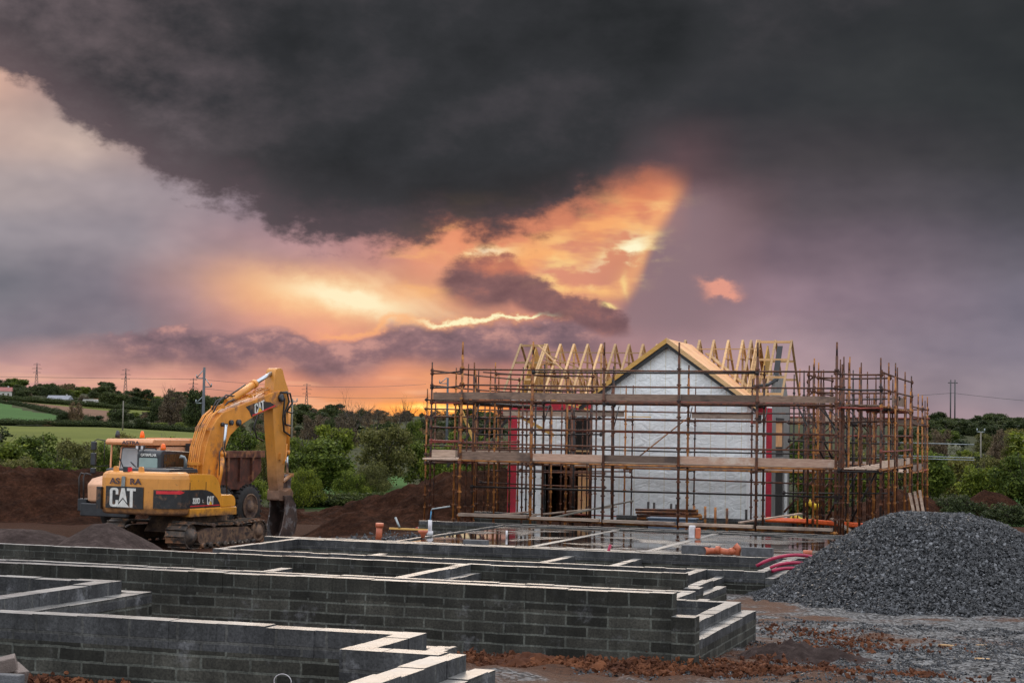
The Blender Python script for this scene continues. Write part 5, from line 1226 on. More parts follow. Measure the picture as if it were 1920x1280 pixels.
b = MB(); b.box(2.72, 3.1, 6.0, 6.25, .75, 1.2); b.build('headlight', M_CHAR, T, bevel=.03)
# ================================================================ TREES
def crown(seed, blobs, N, leaf, mat, name='crown', fill=.35, up=.25):
    """leaf sized quads scattered through a set of ellipsoid clumps; unit tree height = 1"""
    g = np.random.default_rng(seed); B = np.array(blobs)          # x y z rx ry rz
    w = (B[:, 3]*B[:, 4]*B[:, 5])**.67; w /= w.sum()
    idx = g.choice(len(B), N, p=w); b = B[idx]
    d = g.normal(size=(N, 3)); d /= np.linalg.norm(d, axis=1)[:, None]
    # lumpy radius, biased to the shell, upper side fuller
    lump = 1+.16*np.sin(d[:, 0]*7+idx)*np.cos(d[:, 1]*6+idx*2)+.10*np.sin(d[:, 2]*11+idx*3)
    r = (g.random(N)**fill)*lump*(1+.10*g.normal(size=N))
    P = b[:, :3]+d*b[:, 3:]*r[:, None]
    P[:, 2] = np.maximum(P[:, 2], .01)
    n = d+g.normal(size=(N, 3))*.9; n /= np.linalg.norm(n, axis=1)[:, None]
    a = np.cross(n, g.normal(size=(N, 3))); a /= np.linalg.norm(a, axis=1)[:, None]; c = np.cross(n, a)
    s = leaf*g.uniform(.5, 1.3, N)[:, None]
    q = np.stack([P-a*s, P+c*s*.55, P+a*s, P-c*s*.55], 1).reshape(-1, 3)
    Fc = np.arange(4*N).reshape(N, 4)
    return q, Fc
def clump(seed, kind):
    g = random.Random(seed); B = []
    if kind == 'round':
        for k in range(26):
            a = g.uniform(0, 2*PI); z = g.uniform(.22, .86); rr = .40*math.sqrt(max(.05, 1-((z-.45)/.5)**2))*g.uniform(.55, 1.0)
            s = g.uniform(.09, .17); B.append((math.cos(a)*rr, math.sin(a)*rr, z, s, s, s*.85))
        B.append((0, 0, .45, .34, .34, .36))
    elif kind == 'wide':
        for k in range(34):
            a = g.uniform(0, 2*PI); rr = g.uniform(.1, .78); z = (.86-.6*rr**1.6)*g.uniform(.55, 1.05); s = g.uniform(.10, .20)
            B.append((math.cos(a)*rr, math.sin(a)*rr, max(.1, z), s, s, s*.9))
        B.append((0, 0, .38, .55, .55, .36))
    elif kind == 'tall':
        for k in range(26):
            z = g.uniform(.25, .93); rr = .26*math.sin(PI*min(1, (z-.1)/.95))*g.uniform(.4, 1.1); a = g.uniform(0, 2*PI); s = g.uniform(.07, .13)
            B.append((math.cos(a)*rr, math.sin(a)*rr, z, s, s, s*1.2))
        B.append((0, 0, .55, .2, .2, .36))
    elif kind == 'cone':
        for k in range(28):
            z = g.uniform(.1, .95); rr = .2*(1-z)*g.uniform(.5, 1.2); a = g.uniform(0, 2*PI); s = .05+.10*(1-z)
            B.append((math.cos(a)*rr, math.sin(a)*rr, z, s, s, s*1.1))
    return B
def limbs(seed, n, top, spread, r0, depth=2, fine=False):
    g = random.Random(seed); b = MB()
    def br(p, d, L, r, k):
        q = p+d*L*.5+Vector((g.uniform(-.03, .03), g.uniform(-.03, .03), 0))*L; e = q+(d+Vector((g.uniform(-.3, .3), g.uniform(-.3, .3), g.uniform(-.05, .2)))).normalized()*L*.5
        b.tube([p, q, e], [r, r*.75, r*.45], 5 if k else 6)
        if k < depth:
            for _ in range(g.randint(2, 3) if not fine else g.randint(3, 4)):
                a = g.uniform(0, 2*PI); nd = (d+Vector((math.cos(a), math.sin(a), g.uniform(.1, .5)))*g.uniform(.35, .8)).normalized()
                br(p+(e-p)*g.uniform(.45, 1.), nd, L*g.uniform(.5, .75), r*.45, k+1)
    b.tube([(0, 0, -.02), (0.01, 0, top*.3)], [r0*1.2, r0], 7)
    for k in range(n):
        a = 2*PI*k/n+g.uniform(-.3, .3); br(Vector((0.01, 0, top*g.uniform(.2, .4))), Vector((math.cos(a)*spread, math.sin(a)*spread, 1)).normalized(), top*g.uniform(.4, .6), r0*.6, 0)
    return b
PROTO = {}
def proto(key, seed, kind, N, leaf, mat, trunk=True, tspread=.5, fill=.35):
    q, Fc = crown(seed, clump(seed, kind), N, leaf, mat, fill=fill)
    o = npmesh('crown', q, Fc, mat); me = o.data; bpy.data.objects.remove(o)
    tm = None
    if trunk:
        t = limbs(seed+1, 5, .85, tspread, .022).build('trunk', M_BARK); tm = t.data; bpy.data.objects.remove(t)
    PROTO[key] = (me, tm)
proto('A', 1, 'round', 9000, .026, L_GREEN); proto('A2', 2, 'wide', 11000, .024, L_GREEN, tspread=.9); proto('A3', 12, 'round', 9000, .025, L_GREEN)
proto('B', 3, 'round', 9000, .021, L_OLIVE, fill=.5); proto('B2', 4, 'wide', 10000, .022, L_OLIVE, tspread=.9)
proto('D', 5, 'round', 6000, .032, L_DARK); proto('D2', 6, 'wide', 6000, .034, L_DARK)
proto('C', 7, 'cone', 3500, .03, L_DARK, False); proto('T', 8, 'tall', 5000, .028, L_DARK); proto('O', 9, 'round', 5000, .026, L_BROWN, fill=.7)
proto('W', 10, 'round', 3000, .035, L_BLOSSOM); proto('G', 13, 'wide', 2500, .04, L_GORSE, False)
tb = limbs(31, 6, .8, .65, .02, 3, True).build('trunk', M_BARK); bare_m = tb.data; bpy.data.objects.remove(tb)
tb = limbs(37, 5, .85, .5, .02, 3, True).build('trunk', M_BARK); bare_m2 = tb.data; bpy.data.objects.remove(tb)
PROTO['N'] = (None, bare_m); PROTO['N2'] = (None, bare_m2)
KN = {'A': ('bush', 'bush'), 'A2': ('bush', 'bush'), 'A3': ('bush', 'bush'), 'B': ('bush', 'bush'), 'B2': ('bush', 'bush'), 'D': ('tree', 'tree'), 'D2': ('tree', 'tree'), 'C': ('conifer_tree', 'conifer'), 'T': ('tree', 'tree'), 'O': ('tree', 'tree'), 'W': ('blossom_tree', 'tree'), 'N': ('bare_tree', 'tree'), 'N2': ('bare_tree', 'tree'), 'G': ('gorse_bush', 'bush')}
rt = random.Random(21)
def plant(px, D, key, h, w, label, group=None, simple=False, sink=.0):
    """h, w in metres; w relative to the prototype's own width"""
    x, y = bearing(px, D); z = gz(x, y)-sink; cm, tm = PROTO[key]; nm, cat = KN[key]
    base = 1.0 if key[0] in 'ABDOW' and not key.endswith('2') else (1.7 if key in ('A2', 'B2', 'D2', 'G') else .6)
    sx = w/base
    rot = rt.uniform(0, 2*PI)
    if simple or cm is None or tm is None:
        o = bpy.data.objects.new(nm, cm or tm); COL.objects.link(o); o.location = (x, y, z); o.rotation_euler = (0, 0, rot); o.scale = (sx, sx, h); return tag(o, label, cat, group)
    t = thing(nm, label, cat, (x, y, z), rot, group, (sx, sx, h))
    for n_, m_ in (('crown', cm), ('trunk', tm)): o = bpy.data.objects.new(n_, m_); COL.objects.link(o); o.parent = t
    return t
def yh(px): return 805+.0178*(px-960)
def bush(px, ytop, wpx, D, key, label, group=None):
    """size from bearing, top height in px and width in px at distance D"""
    x, y = bearing(px, D); s = F_/D; zt = ZC+(yh(px)-ytop)/s; plant(px, D, key, zt-gz(x, y)+.15, wpx/s, label, group, sink=.15)
near = [
 (-20, 812, 190, 102, 'A', 'dark green bush at the extreme left edge above the soil bank'), (70, 808, 130, 112, 'A3', 'dense green bush second from the left edge behind the soil bank'),
 (150, 818, 110, 98, 'B', 'olive yellow bush left of the dump truck mirrors'), (108, 850, 110, 92, 'A', 'low dark bush in front of the taller left hand bushes'), (30, 850, 110, 91, 'B', 'low olive bush growing on the soil bank at far left'),
 (205, 820, 80, 104, 'A2', 'green bush right behind the mirrors of the dump truck'), (250, 808, 90, 118, 'B', 'pale olive bush rising above the cab roof of the truck'), (310, 812, 90, 125, 'A', 'green bush above the headboard of the truck bin'),
 (395, 822, 90, 120, 'A3', 'green bush framed under the bend of the digger boom'), (455, 792, 118, 110, 'A', 'tall light green bush standing under the digger boom'), (440, 840, 90, 100, 'A2', 'low green bush just above the rusty truck bin'), (505, 815, 80, 101, 'B', 'green bush directly behind the digger stick'),
 (470, 885, 110, 92, 'A2', 'low undergrowth bush right of the big truck tyre'), (575, 870, 90, 92, 'A2', 'low bush behind the digger bucket'),
 (608, 815, 150, 103, 'A3', 'large dark rounded bush right of the digger stick'), (622, 788, 105, 128, 'A', 'bright green bush poking above the large rounded bush'), (565, 812, 80, 118, 'A', 'green bush peeping out between digger stick and large rounded bush'),
 (728, 792, 142, 112, 'B', 'big domed olive bush between the digger and the scaffold'), (700, 862, 110, 98, 'B2', 'low olive bush at the foot of the big domed bush'), (668, 875, 90, 97, 'A2', 'low bright green bush left of the grassy gap'),
 (795, 818, 90, 115, 'A', 'bright green bush beside the left end of the scaffold'), (832, 825, 90, 100, 'A3', 'dark green bush behind the outermost scaffold poles'), (880, 800, 110, 122, 'A', 'green bush seen through the left bays of the scaffold'), (930, 815, 90, 112, 'B', 'olive bush against the left end of the foil clad house'),
 (1505, 815, 110, 118, 'A', 'green bush just right of the foil clad house'), (1545, 860, 110, 98, 'A3', 'dark bush filling the middle of the right scaffold bays'), (1590, 835, 110, 112, 'B', 'olive bush behind the tallest right hand scaffold pole'), (1640, 850, 110, 100, 'A', 'dark green bush seen through the outer right scaffold bays'),
 (1690, 820, 110, 120, 'B', 'olive green bush behind the right end of the scaffold'), (1745, 838, 110, 108, 'A3', 'leafy bush immediately right of the scaffold end'), (1790, 850, 120, 112, 'B', 'olive bush behind the top of the stone heap'),
 (1845, 862, 110, 100, 'A', 'dark shadowy bush above the right shoulder of the stone heap'), (1925, 838, 120, 92, 'A3', 'large green bush cut by the right edge of the photo'), (1870, 850, 90, 118, 'B', 'pale olive bush left of the large edge bush'), (1800, 920, 120, 88, 'D2', 'low bramble thicket behind the stone heap'), (1900, 935, 130, 84, 'D2', 'low dark hedge clump at the right edge behind the stone heap'), (1710, 915, 110, 90, 'D2', 'low dark thicket beyond the leaning planks'), (1600, 925, 110, 92, 'D2', 'low dark thicket behind the right scaffold bays')]
for a in near: bush(*a[:5], a[5])
mid = [(60, 795, 60, 262, 'D', 'small dark round tree left end of the meadow hedge'), (120, 770, 34, 330, 'D', 'small dark tree in the hedge between the two green fields'), (183, 778, 42, 275, 'D', 'dark round tree standing behind the meadow left of the tall power pole'),
 (225, 765, 52, 300, 'D', 'dark leafy tree beside the round tree behind the meadow'), (145, 750, 34, 330, 'O', 'brown budding tree on the edge of the ploughed strip'), (270, 782, 38, 268, 'D', 'isolated round dark bush behind the meadow right of the trees'), (305, 790, 46, 280, 'A', 'light green bush in the hedge behind the meadow'), (340, 790, 36, 282, 'A3', 'light green bush last in the hedge before the boom'),
 (95, 788, 70, 270, 'O', 'brown scrubby thicket at the foot of the green slope'), (30, 796, 40, 270, 'D', 'small dark bush at the far left of the meadow hedge'), (325, 722, 60, 330, 'O', 'tall brown budding tree left of the power pole'), (372, 728, 60, 320, 'D', 'tall dark tree right behind the power pole'), (405, 742, 50, 330, 'D', 'dark tree between the power pole and the boom'), (298, 745, 46, 340, 'D', 'dark tree at the left edge of the tall brown trees'),
 (668, 742, 52, 300, 'N', 'bare leafless tree on the skyline right of the pylon'), (702, 762, 40, 300, 'N2', 'smaller bare tree right of the leafless skyline tree'), (650, 775, 60, 250, 'O', 'brown twiggy tree below the bare skyline trees'), (590, 772, 60, 260, 'O', 'brown twiggy tree behind the digger stick'), (780, 782, 46, 170, 'A3', 'small round dark green tree beside the scaffold above the domed bush'), (737, 786, 34, 172, 'D', 'small dark green tree on top of the domed bush'),
 (620, 782, 40, 190, 'D', 'dark pointed tree left of the domed bush'), (752, 748, 26, 420, 'N', 'thin bare tree against the orange glow'), (766, 750, 26, 420, 'N2', 'second thin bare tree against the orange glow'), (812, 745, 34, 300, 'N', 'bare tree inside the first scaffold bay'),
 (1765, 798, 60, 215, 'O', 'pinkish brown budding tree in the middle of the right hillside'), (1880, 798, 50, 210, 'O', 'straw coloured budding tree below the right ridge'), (1790, 826, 36, 190, 'W', 'pale blossoming bush on the right hillside'), (1752, 852, 34, 140, 'W', 'white blossoming bush next to the scaffold end'), (1905, 810, 60, 190, 'B', 'green rounded tree at right edge of the hillside'),
 (1840, 850, 70, 150, 'D', 'dark tree under the white topped pole'), (1815, 838, 60, 170, 'A', 'light green bush left of the white topped pole'), (1700, 800, 60, 200, 'D', 'dark tree behind the last scaffold poles')]
for a in mid: bush(*a[:5], a[5])
# far woodland: individual trees in belts
def belt(n, pa, pb, Da, Db, keys, h0, h1, label, group, cond=None):
    """h0..h1: apparent heights in thousandths of the lens length, so far trees stay tree sized"""
    k = 0
    while k < n:
        px = rt.uniform(pa, pb); D = math.exp(rt.uniform(math.log(Da), math.log(Db)))
        if cond and not cond(px, D): continue
        h = rt.uniform(h0, h1)*D/F_; plant(px, D, rt.choice(keys), h, h*rt.uniform(1.1, 2.1), label, group, simple=True, sink=.1*h); k += 1
belt(78, -30, 420, 810, 1300, ['D', 'D', 'O', 'D2', 'A', 'D', 'T'], 14, 30, 'far dark tree of the wood covering the left hillside', 'far trees of the left hillside', lambda p, D: not (205 < p < 285 and 950 < D < 1150))
belt(16, 195, 300, 980, 1150, ['G'], 7, 12, 'orange flowering gorse bush on the far left hillside', 'gorse bushes on the left hillside')
belt(20, 300, 440, 330, 640, ['D', 'O', 'A', 'O', 'T'], 22, 40, 'woodland tree on the middle slope behind the digger', 'woodland trees behind the digger')
belt(12, 180, 290, 520, 640, ['D', 'O', 'A'], 10, 18, 'small hedgerow tree on the slope left of the power pole', 'hedgerow trees on the left slope')
belt(74, 420, 940, 240, 1100, ['D', 'O', 'O', 'D', 'D2', 'B', 'O', 'T'], 24, 42, 'valley woodland tree between digger and scaffold', 'valley woodland trees')
belt(16, 560, 960, 1200, 1400, ['D', 'T', 'N', 'D2'], 6, 13, 'tiny skyline tree under the sunset glow', 'skyline trees under the sunset')
belt(30, -20, 480, 1150, 1330, ['D', 'T', 'D', 'D2'], 8, 17, 'tiny tree on the skyline of the left hill', 'skyline trees of the left hill')
belt(20, 920, 1720, 170, 500, ['D', 'O', 'B', 'D2'], 22, 40, 'woodland tree beyond the scaffold', 'woodland trees beyond the scaffold')
belt(34, 1725, 1940, 400, 600, ['C', 'C', 'D', 'T'], 24, 38, 'dark conifer of the plantation on the right hillside', 'plantation on the right hillside')
belt(30, 1740, 1960, 640, 760, ['D', 'A', 'O', 'B', 'D'], 16, 26, 'mixed tree along the ridge of the right hill', 'ridge trees of the right hill')
belt(22, 1700, 1960, 135, 330, ['A', 'B', 'O', 'D', 'B'], 26, 50, 'bushy tree on the lower right hillside', 'bushy trees of the lower right hillside')
belt(16, 1985, 2700, 88, 150, ['A', 'B', 'A2', 'D2'], 90, 150, 'bush beyond the right edge of the photo', 'bushes beyond the right edge')
belt(12, -620, -60, 95, 150, ['A', 'B', 'A2', 'D2'], 80, 130, 'bush beyond the left edge of the photo', 'bushes beyond the left edge')
# hedges
def hedge(pts, n, h, label, key='D2'):
    t = thing('hedge', label, 'hedge', (*bearing(*pts[0]), 0)); t.location.z = gz(t.location.x, t.location.y); base = t.location.copy(); V = []; Fs = []; o = 0
    q, Fc = crown(77, clump(6, 'wide'), 700, .07, None)
    for k in range(n):
        f = k/(n-1)*(len(pts)-1); i = min(int(f), len(pts)-2); u = f-i
        px = pts[i][0]*(1-u)+pts[i+1][0]*u; D = pts[i][1]*(1-u)+pts[i+1][1]*u; x, y = bearing(px, D); s = h*rt.uniform(.8, 1.3)
        V.append(q*np.array([s*1.3, s*1.3, s])+np.array([x, y, gz(x, y)-.2])-np.array(base)); Fs.append(Fc+o); o += len(q)
    ob = npmesh('hedge_foliage', np.concatenate(V), np.concatenate(Fs), L_DARK); ob.parent = t
hedge([(-30, 268), (180, 270), (420, 272)], 90, 1.1, 'dark hedge along the far edge of the yellow green meadow')
hedge([(-20, 598), (60, 575), (110, 530), (175, 440)], 60, 1.9, 'thin hedge running down beside the bright green field')
hedge([(-20, 700), (110, 740), (310, 770)], 90, 2.4, 'far hedge above the ploughed strip')
hedge([(-40, 95), (160, 96), (400, 97)], 46, 1.2, 'ragged undergrowth hedge behind the soil bank and trucks')
hedge([(540, 93), (760, 94), (960, 92)], 40, .8, 'low undergrowth strip behind the red brown soil bank')
hedge([(1440, 95), (1700, 92), (1980, 86)], 56, 1.0, 'dense undergrowth hedge behind the right scaffold and stone heap')
# ================================================================ PYLONS, POLES, WIRES, HOUSES
def pylon(px, D, ytop, label):
    x, y = bearing(px, D); z = gz(x, y); h = ZC+(yh(px)-ytop)/F_*D-z; t = thing('pylon', label, 'pylon', (x, y, z), YAW, 'lattice pylons on the skyline'); w = h*.075
    b = MB(); r = .09*D/1200
    f = lambda k: w*(1-k)**1.25*.95+w*.06
    N = 9
    for sx in (-1, 1):
        for sy in (-1, 1): b.tube([(sx*f(k/N), sy*f(k/N), h*k/N) for k in range(N+1)], r, 4)
    for k in range(N):
        a, c = f(k/N), f((k+1)/N)
        for s in (-1, 1):
            b.tube([(-a, s*a, h*k/N), (c, s*c, h*(k+1)/N)], r*.7, 4); b.tube([(a, s*a, h*k/N), (-c, s*c, h*(k+1)/N)], r*.7, 4)
    b.build('tower', M_GALV_D, t)
    for zf, l in ((.94, .13), (.80, .17), (.66, .14)):
        b = MB(); b.tube([(-h*l, 0, h*zf), (h*l, 0, h*zf)], r*.9, 4); b.tube([(-h*l, 0, h*zf), (0, 0, h*(zf+.05)), (h*l, 0, h*zf)], r*.7, 4); b.build('cross_arm', M_GALV_D, t)
M_GALV_D = pm('dull_galvanised', (.09, .085, .09), (.07, .065, .07), 5, .6, .2)
pylon(70, 1500, 684, 'leftmost and tallest lattice pylon on the far hill'); pylon(237, 1700, 693, 'lattice pylon on the skyline above the gorse'); pylon(364, 2100, 710, 'small distant pylon just left of the tall power pole'); pylon(577, 1900, 719, 'distant pylon right of the digger stick')
def polething(px, D, ybot, ytop, label, r=.16, arms=(), mat=None, H2=0):
    x, y = bearing(px, D); z = gz(x, y); h = ZC+(yh(px)-ytop)/F_*D-z
    t = thing('power_pole', label, 'pole', (x, y, z), YAW); b = MB(); b.tube([(0, 0, -.3), (0, 0, h)], [r, r*.7], 10); b.build('pole', mat or M_POLE, t)
    for s, zz, l, d in arms:
        b = MB(); b.tube([(0, 0, h-zz), (s*l, 0, h-zz)], .028*D/90, 6); b.tube([(s*l*.97, 0, h-zz), (s*.1, 0, h-zz+d)], .025*D/90, 6); b.tube([(s*l, 0, h-zz), (s*l, 0, h-zz+.18*D/90)], .03*D/90, 6); b.build('arm', M_GALV, t)
    return (x, y, z+h)
M_POLE = pm('grey_pole', (.09, .10, .11), (.06, .065, .075), 2, .6)
M_WPOLE = pm('wooden_pole', (.22, .20, .16), (.15, .13, .11), 2, .7)
polething(384, 118, 800, 690, 'tall grey power pole with staggered arms behind the boom', .12, [(-1, .72, .5, .5), (1, 1.3, .5, .55), (-1, 2.4, .5, .4)])
polething(841, 150, 860, 708, 'thin grey power pole seen inside the left end of the scaffold', .13, [(-1, .5, .7, .5)])
polething(1841, 160, 850, 809, 'pale pole with a short white crossbar on the right hillside', .08, [(-1, .04, .33, 0.02), (1, .04, .33, 0.02)], M_WPOLE)
polething(551, 200, 800, 748, 'short dark wooden pole right of the digger stick', .1, [(-1, .3, .5, .05), (1, .3, .5, .05)], M_WPOLE)
polething(234, 240, 800, 752, 'thin wooden pole in front of the meadow trees', .1, [], M_WPOLE)
t = thing('power_pole', 'twin legged wooden power pole on the right skyline', 'pole', (*bearing(1788, 700), gz(*bearing(1788, 700))), YAW)
for s in (-1, 1): b = MB(); b.tube([(s*.85, 0, 0), (s*.85, 0, 18.5)], .28, 6); b.build('pole', M_GALV_D, t)
b = MB(); b.tube([(-1.9, 0, 17.3), (1.9, 0, 17.3)], .2, 6); b.build('cross_arm', M_GALV_D, t)
def wire(pa, pb, D, ya, yb, sag, label, r=.02):
    xa, ya_ = bearing(pa, D[0]); xb, yb_ = bearing(pb, D[1]); za = ZC+(yh(pa)-ya)/F_*D[0]; zb_ = ZC+(yh(pb)-yb)/F_*D[1]
    b = MB(); b.tube([(xa+(xb-xa)*k/14, ya_+(yb_-ya_)*k/14, za+(zb_-za)*k/14-sag*4*(k/14)*(1-k/14)) for k in range(15)], r, 4)
    o = b.build('power_line', M_GALV_D); tag(o, label, 'cable')
wire(-700, 384, (150, 118), 700, 712, .1, 'upper overhead cable running left from the tall power pole', .012); wire(384, 800, (118, 150), 713, 720, .35, 'upper overhead cable running right from the tall power pole', .012)
wire(384, 841, (118, 150), 729, 742, .4, 'lower overhead cable running right from the tall power pole', .012); wire(1100, 1788, (600, 700), 725, 739, 3, 'distant cable reaching the twin legged pole from the left', .07); wire(1788, 2400, (700, 800), 739, 765, 3, 'distant cable leaving the twin legged pole to the right', .07)
M_WALLW = pm('white_render', (.5, .47, .46), (.42, .40, .40), 1, .8); M_TILE = pm('red_roof_tile', (.34, .12, .11), (.25, .09, .08), 1, .8); M_SLATE = pm('grey_slate', (.26, .27, .30), (.2, .21, .24), 1, .7); M_STN = pm('stone_wall', (.2, .16, .13), (.14, .11, .09), 1, .8)
def house(px, D, w, h, rh, dep, wall, roof, label, rz=0, wins=3):
    x, y = bearing(px, D); t = thing('house', label, 'house', (x, y, gz(x, y)), YAW+rz)
    b = MB(); b.box(-w/2, w/2, 0, dep, -1, h); b.build('wall', wall, t)
    b = MB(); b.prism([(-.4, h), (dep+.4, h), (dep/2, h+rh)], -w/2-.4, w/2+.4, lambda a, c, q: (q, a, c)); r = b.build('roof', roof, t)
    b = MB(); b.box(w*.3, w*.3+.6, dep/2-.3, dep/2+.3, h+rh*.6, h+rh+.5); b.build('chimney', wall, r)
    for k in range(wins): b = MB(); xx = -w/2+w*(k+.5)/wins; b.box(xx-.35, xx+.35, -.05, .1, h*.35, h*.75); b.build('window', M_DARKGL, t)
house(4, 760, 8, 3.4, 1.7, 6, M_WALLW, M_TILE, 'white house with red tiled roof at the left edge of the hill', .2, 4); house(110, 790, 9.5, 1.7, 1.7, 6, M_WALLW, M_SLATE, 'long low house with grey slate roof on the left hill', -.1, 5)
house(620, 900, 12, 2.2, 1.2, 6, M_WALLW, M_SLATE, 'small pale roofed building in the valley below the skyline', 0, 2)
t = thing('caravan', 'tiny white caravan parked before the trees on the left hill', 'caravan', (*bearing(171, 760), gz(*bearing(171, 760))), YAW)
b = MB(); b.prism(rounded([(-3.2, .6), (3.2, .6), (3.0, 3.2), (-3.0, 3.2)], .5), 0, 2.4, lambda a, c, w: (a, w, c)); b.build('body', M_WALLW, t); b = MB(); b.box(-1.5, 1.5, -.05, .02, 1.8, 2.6); b.build('window', M_DARKGL, t)
# ================================================================ SMALL THINGS
def P3(px, py, z):
    d = (px-960)/F_*R2-(py-640)/F_*U2+fwv; k = (z-ZC)/d[2]; return (d[0]*k, d[1]*k, z)
SZ = .885
# standpipe
x, y, _ = P3(806, 1002, .9); t = thing('standpipe', 'white plastic standpipe with blue hose at the left corner of the wet slab', 'standpipe', (x, y, .88))
b = MB(); b.tube([(0, 0, 0), (0, 0, .42)], .055, 10); b.tube([(0, 0, 0), (0, 0, .12)], .09, 10); b.build('pipe', M_WPLA, t)
b = MB(); b.tube([(0, 0, .4), (.03, 0, .68)], .018, 8); b.build('blue_hose', M_BLUE, t)
b = MB(); b.tube([(.03, 0, .66), (.05, 0, .72), (.5, .2, .80)], .02, 8); b.build('tap_arm', M_GALV, t)
def cone(px, py, label): 
    x, y, _ = P3(px, py, .92); b = MB(); b.lathe([(.05, 0), (.06, .08), (.12, .14), (.14, .2), (.10, .2), (.05, .1)], 18, lambda p, q, h: (x+p, y+q, .89+h)); solo('drain_gully', b, M_CLAYPIPE, label, 'drain fitting')
cone(793, 1006, 'orange plastic drain funnel on the left end of the slab rim')
x, y, _ = P3(710, 1000, .8)
b = MB(); b.tube([(x, y, .55), (x+.02, y, 1.05)], .09, 14); b.tube([(x+.02, y, .98), (x+.025, y, 1.1)], .115, 14); solo('drain_pipe', b, M_CLAYPIPE, 'upright orange drain pipe left of the wet slab', 'drain pipe')
x, y, _ = P3(1516, 1040, .95)
b = MB(); b.tube([(x, y, .6), (x-.02, y, 1.0)], .08, 14); b.tube([(x-.02, y, .95), (x-.02, y, 1.06)], .11, 14); solo('drain_pipe', b, M_CLAYPIPE, 'orange drain pipe end standing behind the pink hoses', 'drain pipe')
# loose fittings on the third wall
def onwall(px, Y, z): d = ray3(px); k = Y/d[1]; return d[0]*k, Y, z
def ray3(px, py=1030): return (px-960)/F_*R2-(py-640)/F_*U2+fwv
x, y, z = onwall(1330, 40.2, 1.06); b = MB(); b.tube([(x-.06, y-.1, z), (x+.06, y, z), (x+.22, y+.05, z)], [.085, .078, .078], 14, caps=False); b.tube([(x+.18, y+.04, z), (x+.26, y+.06, z)], .092, 14); b.tube([(x-.10, y-.14, z), (x-.03, y-.07, z)], .096, 14, caps=False)
for o_ in (0,): solo('pipe_elbow', b, M_CLAYPIPE, 'short orange pipe socket with its open end facing forward', 'pipe fitting')
x, y, z = onwall(1358, 40.2, 1.06); b = MB(); b.tube([(x-.2, y, z+.03), (x-.1, y, z+.03)], .092, 14); b.tube([(x-.15, y, z+.02), (x+.1, y, z-.01), (x+.2, y, z+.0), (x+.26, y, z+.06)], .074, 14); b.tube([(x+.12, y, z), (x+.24, y, z+.02)], .088, 14); solo('pipe_elbow', b, M_CLAYPIPE, 'longer bent orange pipe lying on the wall', 'pipe fitting')
x, y, z = onwall(1384, 40.2, 1.04); b = MB(); b.tube([(x-.02, y, z-.05), (x, y, z+.1), (x-.08, y, z+.17)], [.08, .07, .085], 14); solo('pipe_elbow', b, M_CLAYPIPE, 'small upright orange pipe bend right of the longer bent pipe', 'pipe fitting')
for px, w, Y, lab, m_ in ((892, .62, 41.6, 'loose grey block lying flat on the slab rim near its left end', M_LBLOCK), (1305, .66, 40.2, 'loose grey block beside the orange pipe fittings', M_LBLOCK), (1420, .72, 40.2, 'loose grey block between the orange fittings and the pink hoses', M_LBLOCK)):
    x, y, z = onwall(px, Y, .9 if Y > 41 else T3-.06); b = MB(); b.box(x-w/2, x+w/2, y-.1, y+.12, z, z+(.11 if Y > 41 else .2)); solo('concrete_block', b, m_, lab, 'block', 'loose blocks on the foundation walls', bevel=.008)
x, y, _ = P3(1300, 1008, .9); t = thing('cement_bag', 'torn white and orange bag standing on the slab', 'bag', (x, y, .885))
b = MB(); b.box(-.12, .05, -.08, .08, 0, .36); b.build('bag', M_WPLA, t, bevel=.03); b = MB(); b.box(.06, .2, -.07, .07, 0, .30); b.build('print_face', M_CLAYPIPE, t, bevel=.03)
b = MB(); x, y, _ = P3(1140, 1032, 1.0); b.tube([(x-.05, y, .8), (x+.06, y, 1.15)], .035, 10); solo('cable_duct', b, M_PINK, 'short pink duct end sticking up behind the block wall', 'duct')
b = MB(); x, y, _ = P3(950, 1005, .9); b.tube([(x, y, .86), (x, y, 1.06)], .03, 8); solo('marker_pipe', b, M_WPLA, 'small white pipe stub rising out of the puddle', 'pipe')
# pink hoses arching onto the stone heap
for k, (xa, za, h_, xb, zb_) in enumerate(((-6.35, 1.08, .23, -4.75, 1.12), (-6.05, 1.06, .15, -4.9, 1.0), (-6.0, 1.0, .12, -5.0, .9))):
    b = MB(); Y = 35.9-.12*k; b.tube([(xa+(xb-xa)*u/10, Y+.03*u, za+(zb_-za)*u/10+h_*math.sin(PI*u/10)**.8) for u in range(11)], .036, 10)
    solo('water_hose', b, M_PINK, ['topmost pink hose arching beside the stone heap', 'middle pink hose of the three by the stone heap', 'lowest pink hose of the three by the stone heap'][k], 'hose', 'pink hoses beside the stone heap')
